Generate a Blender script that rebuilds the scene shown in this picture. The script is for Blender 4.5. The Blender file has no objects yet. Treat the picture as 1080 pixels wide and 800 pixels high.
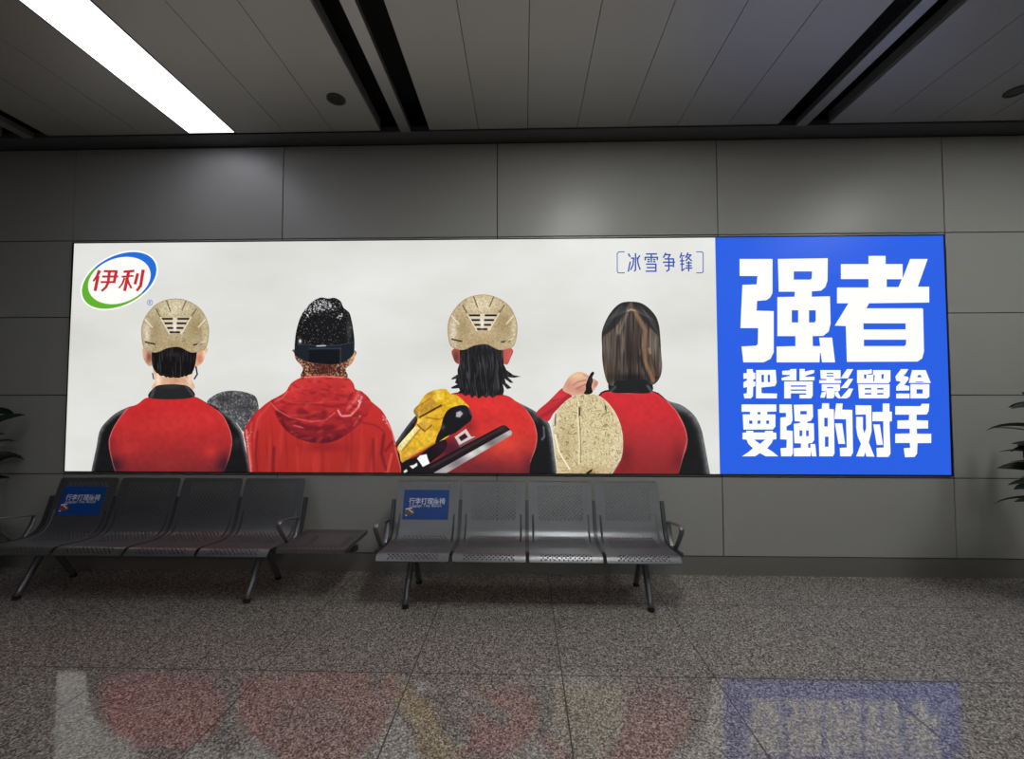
import bpy, bmesh, math, random
import numpy as np
from mathutils import Vector, Matrix
from mathutils.geometry import tessellate_polygon

# ------------------------------------------------------------------ camera, world, exposure
scene = bpy.context.scene
COL = scene.collection
F_PX, YAW, PITCH, CAM_H = 455.0, math.radians(1.5), math.radians(2.1), 1.6
cam_data = bpy.data.cameras.new('camera')
cam_data.sensor_fit = 'HORIZONTAL'
cam_data.sensor_width = 36.0
cam_data.lens = F_PX / 1080.0 * 36.0
cam_data.clip_start = 0.05
cam = bpy.data.objects.new('camera', cam_data)
cam.location = (0, 0, CAM_H)
cam.rotation_euler = (math.pi / 2 + PITCH, 0, YAW)
COL.objects.link(cam)
scene.camera = cam

world = bpy.data.worlds.new('world')
scene.world = world
world.use_nodes = True
bg = world.node_tree.nodes['Background']
bg.inputs[0].default_value = (0.9, 0.95, 1.0, 1)
bg.inputs[1].default_value = 0.012

scene.view_settings.view_transform = 'Standard'
scene.view_settings.look = 'None'
scene.view_settings.gamma = 1.0
scene.view_settings.exposure = 0.0
scene.view_settings.use_curve_mapping = False
scene.cycles.use_denoising = True
scene.cycles.max_bounces = 8

LIGHT_STRENGTH = 3.2       # dimmer diffuser of the light by the logo
HALL_LIGHT = 30.0           # diffusers of the lights over the hall
DW = 3.95                   # distance of the back wall
CEIL = 3.96                 # ceiling height

# ------------------------------------------------------------------ helpers
def lin(c):
    c = np.asarray(c, float) / 255.0
    return np.where(c <= 0.04045, c / 12.92, ((c + 0.055) / 1.055) ** 2.4)

def rgba(c):
    l = lin(c)
    return (float(l[0]), float(l[1]), float(l[2]), 1.0)

def material(name, color, rough=0.5, metal=0.0, spec=0.5, emit=None, emit_s=0.0):
    m = bpy.data.materials.new(name)
    m.use_nodes = True
    b = m.node_tree.nodes['Principled BSDF']
    b.inputs['Base Color'].default_value = rgba(color)
    b.inputs['Roughness'].default_value = rough
    b.inputs['Metallic'].default_value = metal
    b.inputs['Specular IOR Level'].default_value = spec
    if emit is not None:
        b.inputs['Emission Color'].default_value = rgba(emit)
        b.inputs['Emission Strength'].default_value = emit_s
    return m

def nodes_of(m):
    nt = m.node_tree
    return nt, nt.nodes, nt.links, nt.nodes['Principled BSDF']

class MB:
    """collects faces and links them as one mesh object"""
    def __init__(self):
        self.v, self.f, self.mi = [], [], []
    def face(self, pts, mi=0):
        i = len(self.v)
        self.v += [tuple(p) for p in pts]
        self.f.append(tuple(range(i, i + len(pts))))
        self.mi.append(mi)
    def add(self, verts, faces, mi=0):
        i = len(self.v)
        self.v += [tuple(p) for p in verts]
        for f in faces:
            self.f.append(tuple(i + k for k in f))
            self.mi.append(mi)
    def box(self, lo, hi, mi=0):
        x0, y0, z0 = lo; x1, y1, z1 = hi
        vs = [(x0,y0,z0),(x1,y0,z0),(x1,y1,z0),(x0,y1,z0),(x0,y0,z1),(x1,y0,z1),(x1,y1,z1),(x0,y1,z1)]
        fs = [(0,3,2,1),(4,5,6,7),(0,1,5,4),(1,2,6,5),(2,3,7,6),(3,0,4,7)]
        self.add(vs, fs, mi)
    def prism(self, poly, axis, a, b, mi=0):
        """poly of 2-D points swept along axis 0 from a to b (points are y,z)"""
        n = len(poly)
        vs = [(a, p[0], p[1]) for p in poly] + [(b, p[0], p[1]) for p in poly]
        fs = [tuple(range(n - 1, -1, -1)), tuple(range(n, 2 * n))]
        fs += [(i, (i + 1) % n, n + (i + 1) % n, n + i) for i in range(n)]
        self.add(vs, fs, mi)
    def tube(self, pts, radii, seg=12, mi=0, squash=(1, 1), closed=False, ref=(1, 0, 0)):
        """elliptic tube along pts"""
        pts = [Vector(p) for p in pts]
        n = len(pts)
        if not hasattr(radii, '__len__'):
            radii = [radii] * n
        base = len(self.v)
        for i, p in enumerate(pts):
            if closed:
                t = pts[(i + 1) % n] - pts[i - 1]
            else:
                t = pts[min(i + 1, n - 1)] - pts[max(i - 1, 0)]
            t.normalize()
            r = Vector(ref)
            a = (r - t * r.dot(t)).normalized()
            b = t.cross(a)
            for k in range(seg):
                th = 2 * math.pi * k / seg
                self.v.append(tuple(p + a * math.cos(th) * radii[i] * squash[0] + b * math.sin(th) * radii[i] * squash[1]))
        for i in range(n if closed else n - 1):
            j = (i + 1) % n
            for k in range(seg):
                l = (k + 1) % seg
                self.f.append((base + i * seg + k, base + i * seg + l, base + j * seg + l, base + j * seg + k))
                self.mi.append(mi)
        if not closed:
            self.f.append(tuple(base + k for k in range(seg - 1, -1, -1))); self.mi.append(mi)
            self.f.append(tuple(base + (n - 1) * seg + k for k in range(seg))); self.mi.append(mi)
    def build(self, name, mats, parent=None, smooth=False, bevel=0.0, loc=None):
        me = bpy.data.meshes.new(name)
        me.from_pydata(self.v, [], self.f)
        if not isinstance(mats, (list, tuple)):
            mats = [mats]
        for m in mats:
            me.materials.append(m)
        me.polygons.foreach_set('material_index', self.mi)
        if smooth:
            me.polygons.foreach_set('use_smooth', [True] * len(me.polygons))
        me.update()
        o = bpy.data.objects.new(name, me)
        COL.objects.link(o)
        if parent is not None:
            o.parent = parent
        if loc is not None:
            o.location = loc
        if bevel > 0:
            md = o.modifiers.new('bevel', 'BEVEL')
            md.width = bevel; md.segments = 2; md.limit_method = 'ANGLE'; md.angle_limit = math.radians(50)
        return o

def empty(name, loc=(0, 0, 0)):
    o = bpy.data.objects.new(name, None)
    o.empty_display_size = 0.1
    o.location = loc
    COL.objects.link(o)
    return o

def tag(o, label=None, cat=None, group=None, kind=None):
    if label: o['label'] = label
    if cat: o['category'] = cat
    if group: o['group'] = group
    if kind: o['kind'] = kind
    return o

def struct(o):
    o['kind'] = 'structure'
    return o

def smooth_line(pts, n=6, closed=False):
    """Catmull-Rom through the points"""
    P = [np.array(p, float) for p in pts]
    out = []
    m = len(P)
    rng = range(m) if closed else range(m - 1)
    for i in rng:
        if closed:
            p0, p1, p2, p3 = P[i - 1], P[i], P[(i + 1) % m], P[(i + 2) % m]
        else:
            p0, p1, p2, p3 = P[max(i - 1, 0)], P[i], P[i + 1], P[min(i + 2, m - 1)]
        for k in range(n):
            t = k / n
            out.append(0.5 * ((2 * p1) + (-p0 + p2) * t + (2 * p0 - 5 * p1 + 4 * p2 - p3) * t * t + (-p0 + 3 * p1 - 3 * p2 + p3) * t ** 3))
    if not closed:
        out.append(P[-1])
    return [tuple(float(c) for c in p) for p in out]

# ------------------------------------------------------------------ materials of the hall
def wall_material():
    m = material('grey_wall_panel', (166, 166, 161), 0.36, 0.0, 0.36)
    nt, N, L, b = nodes_of(m)
    tc = N.new('ShaderNodeTexCoord')
    nz = N.new('ShaderNodeTexNoise'); nz.inputs['Scale'].default_value = 1.3; nz.inputs['Detail'].default_value = 3
    mp = N.new('ShaderNodeMapRange'); mp.inputs[3].default_value = 0.30; mp.inputs[4].default_value = 0.42
    L.new(tc.outputs['Object'], nz.inputs['Vector'])
    L.new(nz.outputs['Fac'], mp.inputs[0])
    L.new(mp.outputs[0], b.inputs['Roughness'])
    return m

def granite_material():
    m = material('polished_granite', (110, 108, 104), 0.16, 0.0, 0.5)
    nt, N, L, b = nodes_of(m)
    tc = N.new('ShaderNodeTexCoord')
    vo = N.new('ShaderNodeTexVoronoi'); vo.inputs['Scale'].default_value = 140
    sep = N.new('ShaderNodeSeparateColor')
    cr = N.new('ShaderNodeValToRGB')
    cr.color_ramp.interpolation = 'CONSTANT'
    e = cr.color_ramp.elements
    stops = [(0.0, (78, 75, 73)), (0.2, (116, 112, 107)), (0.42, (138, 132, 126)), (0.64, (158, 152, 144)), (0.82, (186, 179, 169)), (0.93, (92, 88, 85))]
    e[0].position, e[0].color = stops[0][0], rgba(stops[0][1])
    e[1].position, e[1].color = stops[1][0], rgba(stops[1][1])
    for p, c in stops[2:]:
        x = e.new(p); x.color = rgba(c)
    L.new(tc.outputs['Object'], vo.inputs['Vector'])
    L.new(vo.outputs['Color'], sep.inputs[0])
    L.new(sep.outputs[0], cr.inputs[0])
    # tile joints, 0.865 m grid
    sx = N.new('ShaderNodeSeparateXYZ')
    L.new(tc.outputs['Object'], sx.inputs[0])
    def joint(sock, off):
        a = N.new('ShaderNodeMath'); a.operation = 'SUBTRACT'; a.inputs[1].default_value = off
        L.new(sock, a.inputs[0])
        d = N.new('ShaderNodeMath'); d.operation = 'DIVIDE'; d.inputs[1].default_value = 0.865
        L.new(a.outputs[0], d.inputs[0])
        f = N.new('ShaderNodeMath'); f.operation = 'FRACT'
        L.new(d.outputs[0], f.inputs[0])
        pp = N.new('ShaderNodeMath'); pp.operation = 'PINGPONG'; pp.inputs[1].default_value = 0.5
        L.new(f.outputs[0], pp.inputs[0])
        lt = N.new('ShaderNodeMath'); lt.operation = 'LESS_THAN'; lt.inputs[1].default_value = 0.0040
        L.new(pp.outputs[0], lt.inputs[0])
        return lt
    j1 = joint(sx.outputs[0], 0.22); j2 = joint(sx.outputs[1], 2.535)
    mx = N.new('ShaderNodeMath'); mx.operation = 'MAXIMUM'
    L.new(j1.outputs[0], mx.inputs[0]); L.new(j2.outputs[0], mx.inputs[1])
    mix = N.new('ShaderNodeMix'); mix.data_type = 'RGBA'
    L.new(mx.outputs[0], mix.inputs[0]); L.new(cr.outputs[0], mix.inputs[6])
    mix.inputs[7].default_value = rgba((30, 28, 27))
    L.new(mix.outputs[2], b.inputs['Base Color'])
    nz = N.new('ShaderNodeTexNoise'); nz.inputs['Scale'].default_value = 2.2; nz.inputs['Detail'].default_value = 4
    L.new(tc.outputs['Object'], nz.inputs['Vector'])
    mp = N.new('ShaderNodeMapRange'); mp.inputs[3].default_value = 0.045; mp.inputs[4].default_value = 0.08
    L.new(nz.outputs['Fac'], mp.inputs[0])
    ad = N.new('ShaderNodeMath'); ad.operation = 'ADD'
    L.new(mp.outputs[0], ad.inputs[0])
    ml = N.new('ShaderNodeMath'); ml.operation = 'MULTIPLY'; ml.inputs[1].default_value = 0.5
    L.new(mx.outputs[0], ml.inputs[0]); L.new(ml.outputs[0], ad.inputs[1])
    L.new(ad.outputs[0], b.inputs['Roughness'])
    return m

M_WALL = wall_material()
M_JOINT = material('black_joint', (14, 14, 14), 0.9)
M_GRANITE = granite_material()
M_CEIL = material('grey_ceiling_panel', (158, 157, 152), 0.45, 0.4, 0.5)
M_CEIL_DARK = material('black_ceiling_void', (10, 10, 11), 0.9)
M_SLOT = material('grey_slot_metal', (158, 156, 152), 0.42, 0.65)
M_TRIM = material('dark_trim', (92, 92, 94), 0.5, 0.2)
M_BASE = material('dark_baseboard', (134, 132, 127), 0.3, 0.3)

# ------------------------------------------------------------------ floor
mb = MB()
mb.box((-9, -7, -0.06), (9, DW + 0.1, 0.0))
struct(mb.build('floor', M_GRANITE))

# ------------------------------------------------------------------ back wall made of metal panels with open joints
XS = [-0.241 + 2.026 * k for k in range(-5, 6)]
ZB, ZL, Z1, Z2, ZT, ZTOP = 0.166, 0.866, 1.602, 2.338, 3.070, 3.957
mb = MB()
mb.box((-9, DW + 0.012, 0.0), (9, DW + 0.08, 4.3), 1)
G = 0.004
def panel(x0, x1, z0, z1):
    mb.box((x0 + G, DW, z0 + G), (x1 - G, DW + 0.012, z1 - G), 0)
LBX0, LBX1 = -4.295, 3.808
for k in range(len(XS) - 1):
    x0, x1 = XS[k], XS[k + 1]
    panel(x0, x1, ZT, ZTOP)
    for z0, z1 in ((ZL, Z1), (Z1, Z2), (Z2, ZT)):
        panel(x0, x1, z0, z1)
    panel(x0, x1, ZB, ZL)
struct(mb.build('wall_back', [M_WALL, M_JOINT], bevel=0.0015))

mb = MB()
mb.box((-9, DW - 0.004, 0.0), (9, DW + 0.012, ZB - 0.004))
struct(mb.build('baseboard_back', M_BASE))

# ------------------------------------------------------------------ ceiling of long panels, open slots with a metal strip between
CE = 3.735                  # the ceiling panels stop here, short of the wall
PITCH_C = 0.4365
SLOTS = (-4.54, -1.052, 2.436, 5.924)       # centre lines of the slot groups, 3.488 apart
LAMP_W = 0.425
LAMPS = ((-2.80, ((-1.6, CE - 0.005), (-6.6, -5.0))), (0.692, ((1.2, 2.44), (-6.6, -5.0))), (4.18, ((1.2, 2.44), (-6.6, -5.0))))  # far segment of each row is unseen, added to light the wall evenly
mb = MB()
edges = [SLOTS[1] + 0.2185 + PITCH_C * k for k in range(-22, 22)]
def is_cut(xm):
    for i, s in enumerate(SLOTS):
        if abs(xm - s) < 0.215: return 'slot'
    for x, segs in LAMPS:
        if abs(xm - x) < 0.2: return segs
    return None
for a, b_ in zip(edges[:-1], edges[1:]):
    c = is_cut((a + b_) / 2)
    if c == 'slot':
        continue
    y = CE
    for s0, s1 in (c or ()):                    # fill the run between the lights
        if y - s1 > 0.02: mb.box((a + 0.0022, s1 + 0.004, CEIL), (b_ - 0.0022, y, CEIL + 0.02), 0)
        y = s0 - 0.004
    mb.box((a + 0.0022, -7, CEIL), (b_ - 0.0022, y, CEIL + 0.02), 0)
for s in SLOTS:
    # inner side walls of each slot and the strip that hangs between them
    for sx in (-1, 1):
        xa = s + sx * 0.2185
        mb.box((min(xa, xa + sx * 0.004), -7, CEIL + 0.02), (max(xa, xa + sx * 0.004), CE, CEIL + 0.10), 2)
mb.box((-9, -7, CEIL + 0.26), (9, DW + 0.08, CEIL + 0.30), 1)
struct(mb.build('ceiling', [M_CEIL, M_CEIL_DARK, M_SLOT]))
for i, s in enumerate(SLOTS):
    t = MB()
    t.box((s - 0.046, -7, CEIL), (s + 0.046, CE + 0.03, CEIL + 0.05), 0)
    struct(t.build('trim_%d' % (i + 2), M_SLOT))
t = MB()
t.box((-9, CE + 0.03, CEIL + 0.004), (9, DW + 0.01, CEIL + 0.05))
struct(t.build('trim_1', M_TRIM))

# ------------------------------------------------------------------ ceiling lights
M_DIFF = material('light_diffuser', (235, 235, 240), 0.4, 0.0, 0.3, (236, 235, 250), LIGHT_STRENGTH)
M_DIFF_HALL = material('light_diffuser_hall', (235, 235, 240), 0.4, 0.0, 0.3, (250, 250, 248), HALL_LIGHT)
M_HOUS = material('light_housing', (150, 150, 150), 0.5, 0.4)
def ceiling_light(x, y0, y1, label, diff):
    root = empty('ceiling_light', (x, (y0 + y1) / 2, CEIL))
    tag(root, label, 'ceiling light', 'long ceiling lights')
    h = (y1 - y0) / 2; w = LAMP_W / 2
    m = MB(); m.box((-w + 0.006, -h + 0.006, 0.0), (w - 0.006, h - 0.006, 0.012))
    m.build('diffuser', diff, root)
    m = MB()
    m.box((-w, -h, 0.0), (-w + 0.006, h, 0.09)); m.box((w - 0.006, -h, 0.0), (w, h, 0.09))
    m.box((-w, -h, 0.0), (w, -h + 0.006, 0.09)); m.box((-w, h - 0.006, 0.0), (w, h, 0.09))
    m.box((-w, -h, 0.09), (w, h, 0.1))
    m.build('housing', M_HOUS, root)
for x, segs in LAMPS:
    for s0, s1 in segs:
        if s1 > 3:
            ceiling_light(x, s0, s1, 'bright white strip light in the ceiling above the logo end of the lit billboard', M_DIFF)
        else:
            ceiling_light(x, s0, s1, 'white ceiling strip light over the hall, out of view in front of the billboard', M_DIFF_HALL)

M_DL_RING = material('downlight_ring', (52, 51, 50), 0.5, 0.3)
M_DL_LENS = material('downlight_lens', (22, 22, 22), 0.3)
def downlight(x, y, label):
    root = empty('recessed_downlight', (x, y, CEIL))
    tag(root, label, 'downlight', 'unlit downlights')
    n = 28; m = MB()
    prof = [(0.072, 0.0), (0.072, -0.006), (0.066, -0.009), (0.056, -0.006), (0.05, 0.0)]
    vs = []; fs = []
    for r, z in prof:
        for k in range(n):
            vs.append((r * math.cos(2 * math.pi * k / n), r * math.sin(2 * math.pi * k / n), z))
    for i in range(len(prof) - 1):
        for k in range(n):
            l = (k + 1) % n
            fs.append((i * n + k, i * n + l, (i + 1) * n + l, (i + 1) * n + k))
    m.add(vs, fs); m.build('trim_ring', M_DL_RING, root, smooth=True)
    m = MB()
    m.add([(0.056 * math.cos(2 * math.pi * k / n), 0.056 * math.sin(2 * math.pi * k / n), -0.002) for k in range(n)], [tuple(range(n - 1, -1, -1))])
    m.build('lens', M_DL_LENS, root)
downlight(-1.49, 3.32, 'dark round downlight in the ceiling beside the pair of slots left of centre')
downlight(3.83, 3.37, 'dark round downlight at the right edge above the blue end of the billboard')

# ================================================================== the lit billboard
# photograph pixel -> point on the print's plane (the print is flat and stands at y = PY)
_fw = np.array([-math.sin(YAW) * math.cos(PITCH), math.cos(YAW) * math.cos(PITCH), math.sin(PITCH)])
_rt = np.array([math.cos(YAW), math.sin(YAW), 0.0]); _up = np.cross(_rt, _fw)
PY = DW - 0.010
LB_ORIGIN = np.array([-0.24, DW, 0.885])
def plane_pts(X, Y, layer):
    X = np.asarray(X, float); Y = np.asarray(Y, float)
    d = _fw[None, :] + np.outer((X - 540) / F_PX, _rt) + np.outer((400 - Y) / F_PX, _up)
    t = PY / d[:, 1]
    p = np.array([0, 0, CAM_H]) + d * t[:, None] - LB_ORIGIN
    p[:, 1] = PY - DW - 0.0005 * layer
    return p

def print_material(name):
    m = bpy.data.materials.new(name); m.use_nodes = True
    nt, N, L, b = nodes_of(m)
    b.inputs['Base Color'].default_value = (0.02, 0.02, 0.02, 1)
    b.inputs['Roughness'].default_value = 0.35
    b.inputs['Specular IOR Level'].default_value = 0.15
    a = N.new('ShaderNodeAttribute'); a.attribute_name = 'ink'
    L.new(a.outputs['Color'], b.inputs['Emission Color'])
    b.inputs['Emission Strength'].default_value = 1.0
    m.cycles.emission_sampling = 'NONE'
    return m
M_PRINT = print_material('backlit_print')

def flat_ink(name, color, strength=1.0, sample=False):
    m = material(name, (20, 20, 20), 0.35, 0, 0.15, color, strength)
    if not sample:
        m.cycles.emission_sampling = 'NONE'
    return m
M_INK_WHITE = flat_ink('white_ink', (255, 255, 250), 1.02)
M_INK_BLUE = flat_ink('blue_ink', (52, 84, 176))
M_INK_FIELD = flat_ink('blue_field_ink', (42, 96, 228), 1.0, True)
M_INK_RED = flat_ink('red_ink', (196, 48, 56))
M_INK_LBLUE = flat_ink('logo_blue_ink', (36, 112, 216))
M_INK_GREEN = flat_ink('logo_green_ink', (98, 178, 46))
M_INK_RMARK = flat_ink('pale_blue_ink', (120, 140, 205))

class Z:
    """a zoomed crop: origin and scale of the crop the outline was measured in"""
    def __init__(s, ox, oy, k): s.ox, s.oy, s.k = ox, oy, k
    def __call__(s, pts): return [(s.ox + x / s.k, s.oy + y / s.k) for x, y in pts]
    def p(s, x, y): return (s.ox + x / s.k, s.oy + y / s.k)

# ---- value noise in numpy
def _hash(i, j, seed):
    h = (i.astype(np.int64) * 374761393 + j.astype(np.int64) * 668265263 + seed * 982451653) & 0xFFFFFFFF
    h = ((h ^ (h >> 13)) * 1274126177) & 0xFFFFFFFF
    h = h ^ (h >> 16)
    return (h & 0xFFFF) / 65535.0
def vnoise(x, y, seed=0):
    i = np.floor(x); j = np.floor(y); u = x - i; v = y - j
    u = u * u * (3 - 2 * u); v = v * v * (3 - 2 * v)
    a = _hash(i, j, seed); b = _hash(i + 1, j, seed); c = _hash(i, j + 1, seed); d = _hash(i + 1, j + 1, seed)
    return (a * (1 - u) + b * u) * (1 - v) + (c * (1 - u) + d * u) * v
def fbm(x, y, seed=0, octv=3):
    s = 0; a = 0.5; t = 0
    for k in range(octv):
        s = s + a * vnoise(x * 2 ** k, y * 2 ** k, seed + 17 * k); t += a; a *= 0.5
    return s / t

def gnoise(x, y, seed=0):
    i = np.floor(x); j = np.floor(y); u = x - i; v = y - j
    def g(a, b, du, dv):
        t = _hash(a, b, seed) * 2 * math.pi
        return np.cos(t) * du + np.sin(t) * dv
    n00 = g(i, j, u, v); n10 = g(i + 1, j, u - 1, v); n01 = g(i, j + 1, u, v - 1); n11 = g(i + 1, j + 1, u - 1, v - 1)
    su = u ** 3 * (u * (u * 6 - 15) + 10); sv = v ** 3 * (v * (v * 6 - 15) + 10)
    return (n00 * (1 - su) + n10 * su) * (1 - sv) + (n01 * (1 - su) + n11 * su) * sv + 0.5

def dist_line(X, Y, pts, closed=False):
    d = np.full(X.shape, 1e9)
    P = list(pts) + ([pts[0]] if closed else [])
    for (ax, ay), (bx, by) in zip(P[:-1], P[1:]):
        dx, dy = bx - ax, by - ay
        L2 = dx * dx + dy * dy + 1e-12
        t = np.clip(((X - ax) * dx + (Y - ay) * dy) / L2, 0, 1)
        d = np.minimum(d, np.hypot(X - ax - t * dx, Y - ay - t * dy))
    return d
def inside(X, Y, poly):
    r = np.zeros(X.shape, bool); n = len(poly); j = n - 1
    for i in range(n):
        xi, yi = poly[i]; xj, yj = poly[j]
        if yi != yj:
            c = ((yi > Y) != (yj > Y)) & (X < (xj - xi) * (Y - yi) / (yj - yi) + xi)
            r ^= c
        j = i
    return r

class Ink:
    """the picture's colour as a list of strokes, evaluated at every point of the printed shape"""
    def __init__(s, base): s.base = base; s.ops = []
    def grad(s, stops):
        def op(X, Y, C):
            ys = [a for a, _ in stops]
            for k in range(3):
                C[:, k] = np.interp(Y, ys, [c[k] for _, c in stops])
        s.ops.append(op); return s
    def _mix(s, C, a, col):
        a = np.clip(a, 0, 1)[:, None]
        C[:] = C * (1 - a) + np.array(col, float)[None, :] * a
    def blob(s, c, rx, ry, col, a=1.0):
        def op(X, Y, C): s._mix(C, a * np.exp(-(((X - c[0]) / rx) ** 2 + ((Y - c[1]) / ry) ** 2)), col)
        s.ops.append(op); return s
    def line(s, pts, w, col, a=1.0, soft=0.6):
        def op(X, Y, C):
            d = dist_line(X, Y, pts)
            s._mix(C, a * np.clip(1 - (d - w / 2) / soft, 0, 1), col)
        s.ops.append(op); return s
    def poly(s, pts, col, a=1.0, soft=0.5):
        def op(X, Y, C):
            d = dist_line(X, Y, pts, True)
            d = np.where(inside(X, Y, pts), -d, d)
            s._mix(C, a * np.clip(0.5 - d / soft, 0, 1), col)
        s.ops.append(op); return s
    def rim(s, pts, w, col, a=1.0, closed=True):
        def op(X, Y, C):
            d = dist_line(X, Y, pts, closed)
            s._mix(C, a * np.exp(-(d / w) ** 2), col)
        s.ops.append(op); return s
    def grain(s, sx, sy, amp, seed=1, octv=2):
        def op(X, Y, C):
            n = fbm(X / sx, Y / sy, seed, octv) - 0.5
            C[:] = C * (1 + 2 * amp * n)[:, None]
        s.ops.append(op); return s
    def specks(s, size, thr, col, a=1.0, seed=3, within=None, ang=0.0):
        def op(X, Y, C):
            ca, sa = math.cos(ang), math.sin(ang)
            n = vnoise((X * ca + Y * sa) / size, (-X * sa + Y * ca) / size, seed)
            w = 1.0
            if within:
                (cx, cy), rx, ry = within
                w = np.exp(-(((X - cx) / rx) ** 2 + ((Y - cy) / ry) ** 2))
            s._mix(C, a * np.clip((n * (0.55 + 0.45 * w) - thr) / 0.08, 0, 1), col)
        s.ops.append(op); return s
    def streaks(s, sx, sy, col, thr, a=0.6, seed=5, tilt=0.0):
        def op(X, Y, C):
            n = vnoise((X - tilt * Y) / sx, Y / sy, seed)
            s._mix(C, a * np.clip((n - thr) / 0.25, 0, 1), col)
        s.ops.append(op); return s
    def swirls(s, size, col, a=0.7, seed=9, bands=7, width=0.16):
        def op(X, Y, C):
            xr = (X * 0.8 + Y * 0.6) / size; yr = (-X * 0.6 + Y * 0.8) / size
            wx = xr + 0.9 * (gnoise(xr * 1.1, yr * 1.1, seed + 50) - 0.5); wy = yr + 0.9 * (gnoise(xr * 1.1 + 7, yr * 1.1, seed + 60) - 0.5)
            n = gnoise(wx, wy, seed) * bands
            f = np.abs(n - np.round(n))
            s._mix(C, a * np.clip(1 - f / width, 0, 1), col)
        s.ops.append(op); return s
    def eval(s, X, Y):
        C = np.tile(np.array(s.base, float), (len(X), 1))
        for op in s.ops: op(X, Y, C)
        return np.clip(C, 0, 255)

def clip_half(poly, nx, ny, c):
    out = []; n = len(poly)
    for i in range(n):
        p, q = poly[i - 1], poly[i]
        dp = nx * p[0] + ny * p[1] - c; dq = nx * q[0] + ny * q[1] - c
        if (dp <= 0) != (dq <= 0):
            t = dp / (dp - dq); out.append((p[0] + (q[0] - p[0]) * t, p[1] + (q[1] - p[1]) * t))
        if dq <= 0: out.append(q)
    return out
QUAD = [(78.3, 256.3), (995.6, 248.4), (1003.4, 500.6), (67.4, 496.8)]
def clip_quad(poly):
    n = 4
    for i in range(n):
        a, b = QUAD[i], QUAD[(i + 1) % n]
        nx, ny = (b[1] - a[1]), -(b[0] - a[0])
        poly = clip_half(poly, nx, ny, nx * a[0] + ny * a[1])
        if not poly: break
    return poly

def print_shape(name, outline, ink, layer, parent, cell=0.8):
    """a printed shape cut from the film: exact outline, finely gridded, coloured by its ink"""
    poly = clip_quad(outline)
    P = np.array(poly)
    x0, y0 = P.min(0) - 1e-3; x1, y1 = P.max(0) + 1e-3
    nx = max(1, int(math.ceil((x1 - x0) / cell))); ny = max(1, int(math.ceil((y1 - y0) / cell)))
    edge = np.zeros((nx + 2, ny + 2), bool)
    for i in range(len(poly)):
        a = np.array(poly[i - 1]); b = np.array(poly[i])
        n = max(2, int(np.hypot(*(b - a)) / (cell * 0.1)) + 2)
        q = a[None] + (b - a)[None] * np.linspace(0, 1, n)[:, None]
        edge[np.clip(((q[:, 0] - x0) / cell).astype(int), 0, nx), np.clip(((q[:, 1] - y0) / cell).astype(int), 0, ny)] = True
    ii, jj = np.meshgrid(np.arange(nx), np.arange(ny), indexing='ij')
    cx = x0 + (ii + 0.5) * cell; cy = y0 + (jj + 0.5) * cell
    ins = inside(cx.ravel(), cy.ravel(), poly).reshape(nx, ny)
    vid = {}; VX = []; VY = []; faces = []
    def vert(i, j):
        k = (i, j)
        if k not in vid:
            vid[k] = len(VX); VX.append(x0 + i * cell); VY.append(y0 + j * cell)
        return vid[k]
    for i in range(nx):
        for j in range(ny):
            if edge[i, j]:
                q = poly
                q = clip_half(q, -1, 0, -(x0 + i * cell)); 
                if len(q) > 2: q = clip_half(q, 1, 0, x0 + (i + 1) * cell)
                if len(q) > 2: q = clip_half(q, 0, -1, -(y0 + j * cell))
                if len(q) > 2: q = clip_half(q, 0, 1, y0 + (j + 1) * cell)
                r = []
                for p in q:
                    if not r or abs(p[0] - r[-1][0]) + abs(p[1] - r[-1][1]) > 1e-6: r.append(p)
                if len(r) > 2 and abs(r[0][0] - r[-1][0]) + abs(r[0][1] - r[-1][1]) < 1e-6: r.pop()
                if len(r) > 2:
                    b = len(VX)
                    for p in r: VX.append(p[0]); VY.append(p[1])
                    faces.append(tuple(range(b, b + len(r))))
            elif ins[i, j]:
                faces.append((vert(i, j), vert(i, j + 1), vert(i + 1, j + 1), vert(i + 1, j)))
    VX = np.array(VX); VY = np.array(VY)
    me = bpy.data.meshes.new(name)
    me.from_pydata([tuple(p) for p in plane_pts(VX, VY, layer)], [], faces)
    col = lin(ink.eval(VX, VY))
    at = me.color_attributes.new('ink', 'FLOAT_COLOR', 'POINT')
    at.data.foreach_set('color', np.concatenate([col, np.ones((len(col), 1))], 1).astype(np.float32).ravel())
    me.materials.append(M_PRINT); me.update()
    o = bpy.data.objects.new(name, me); COL.objects.link(o); o.parent = parent
    return o

def flat_shape(name, polys, mat, layer, parent):
    """polys: list of outlines, or (outline, [holes]); all become one flat mesh"""
    vs = []; fs = []
    for e in polys:
        outer, holes = (e[0], e[1]) if isinstance(e, tuple) and len(e) == 2 and isinstance(e[1], list) and e[1] and isinstance(e[1][0], list) else (e, [])
        loops = [outer] + holes
        tri = tessellate_polygon([[Vector((x, y, 0)) for x, y in l] for l in loops])
        flat = [p for l in loops for p in l]
        b = len(vs); vs += flat
        fs += [tuple(b + k for k in t) for t in tri]
    V = np.array(vs)
    me = bpy.data.meshes.new(name)
    me.from_pydata([tuple(p) for p in plane_pts(V[:, 0], V[:, 1], layer)], [], fs)
    bm = bmesh.new(); bm.from_mesh(me)
    for f in bm.faces:
        if f.normal.y > 0: f.normal_flip()
    bm.to_mesh(me); bm.free()
    me.materials.append(mat); me.update()
    o = bpy.data.objects.new(name, me); COL.objects.link(o); o.parent = parent
    return o

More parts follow.
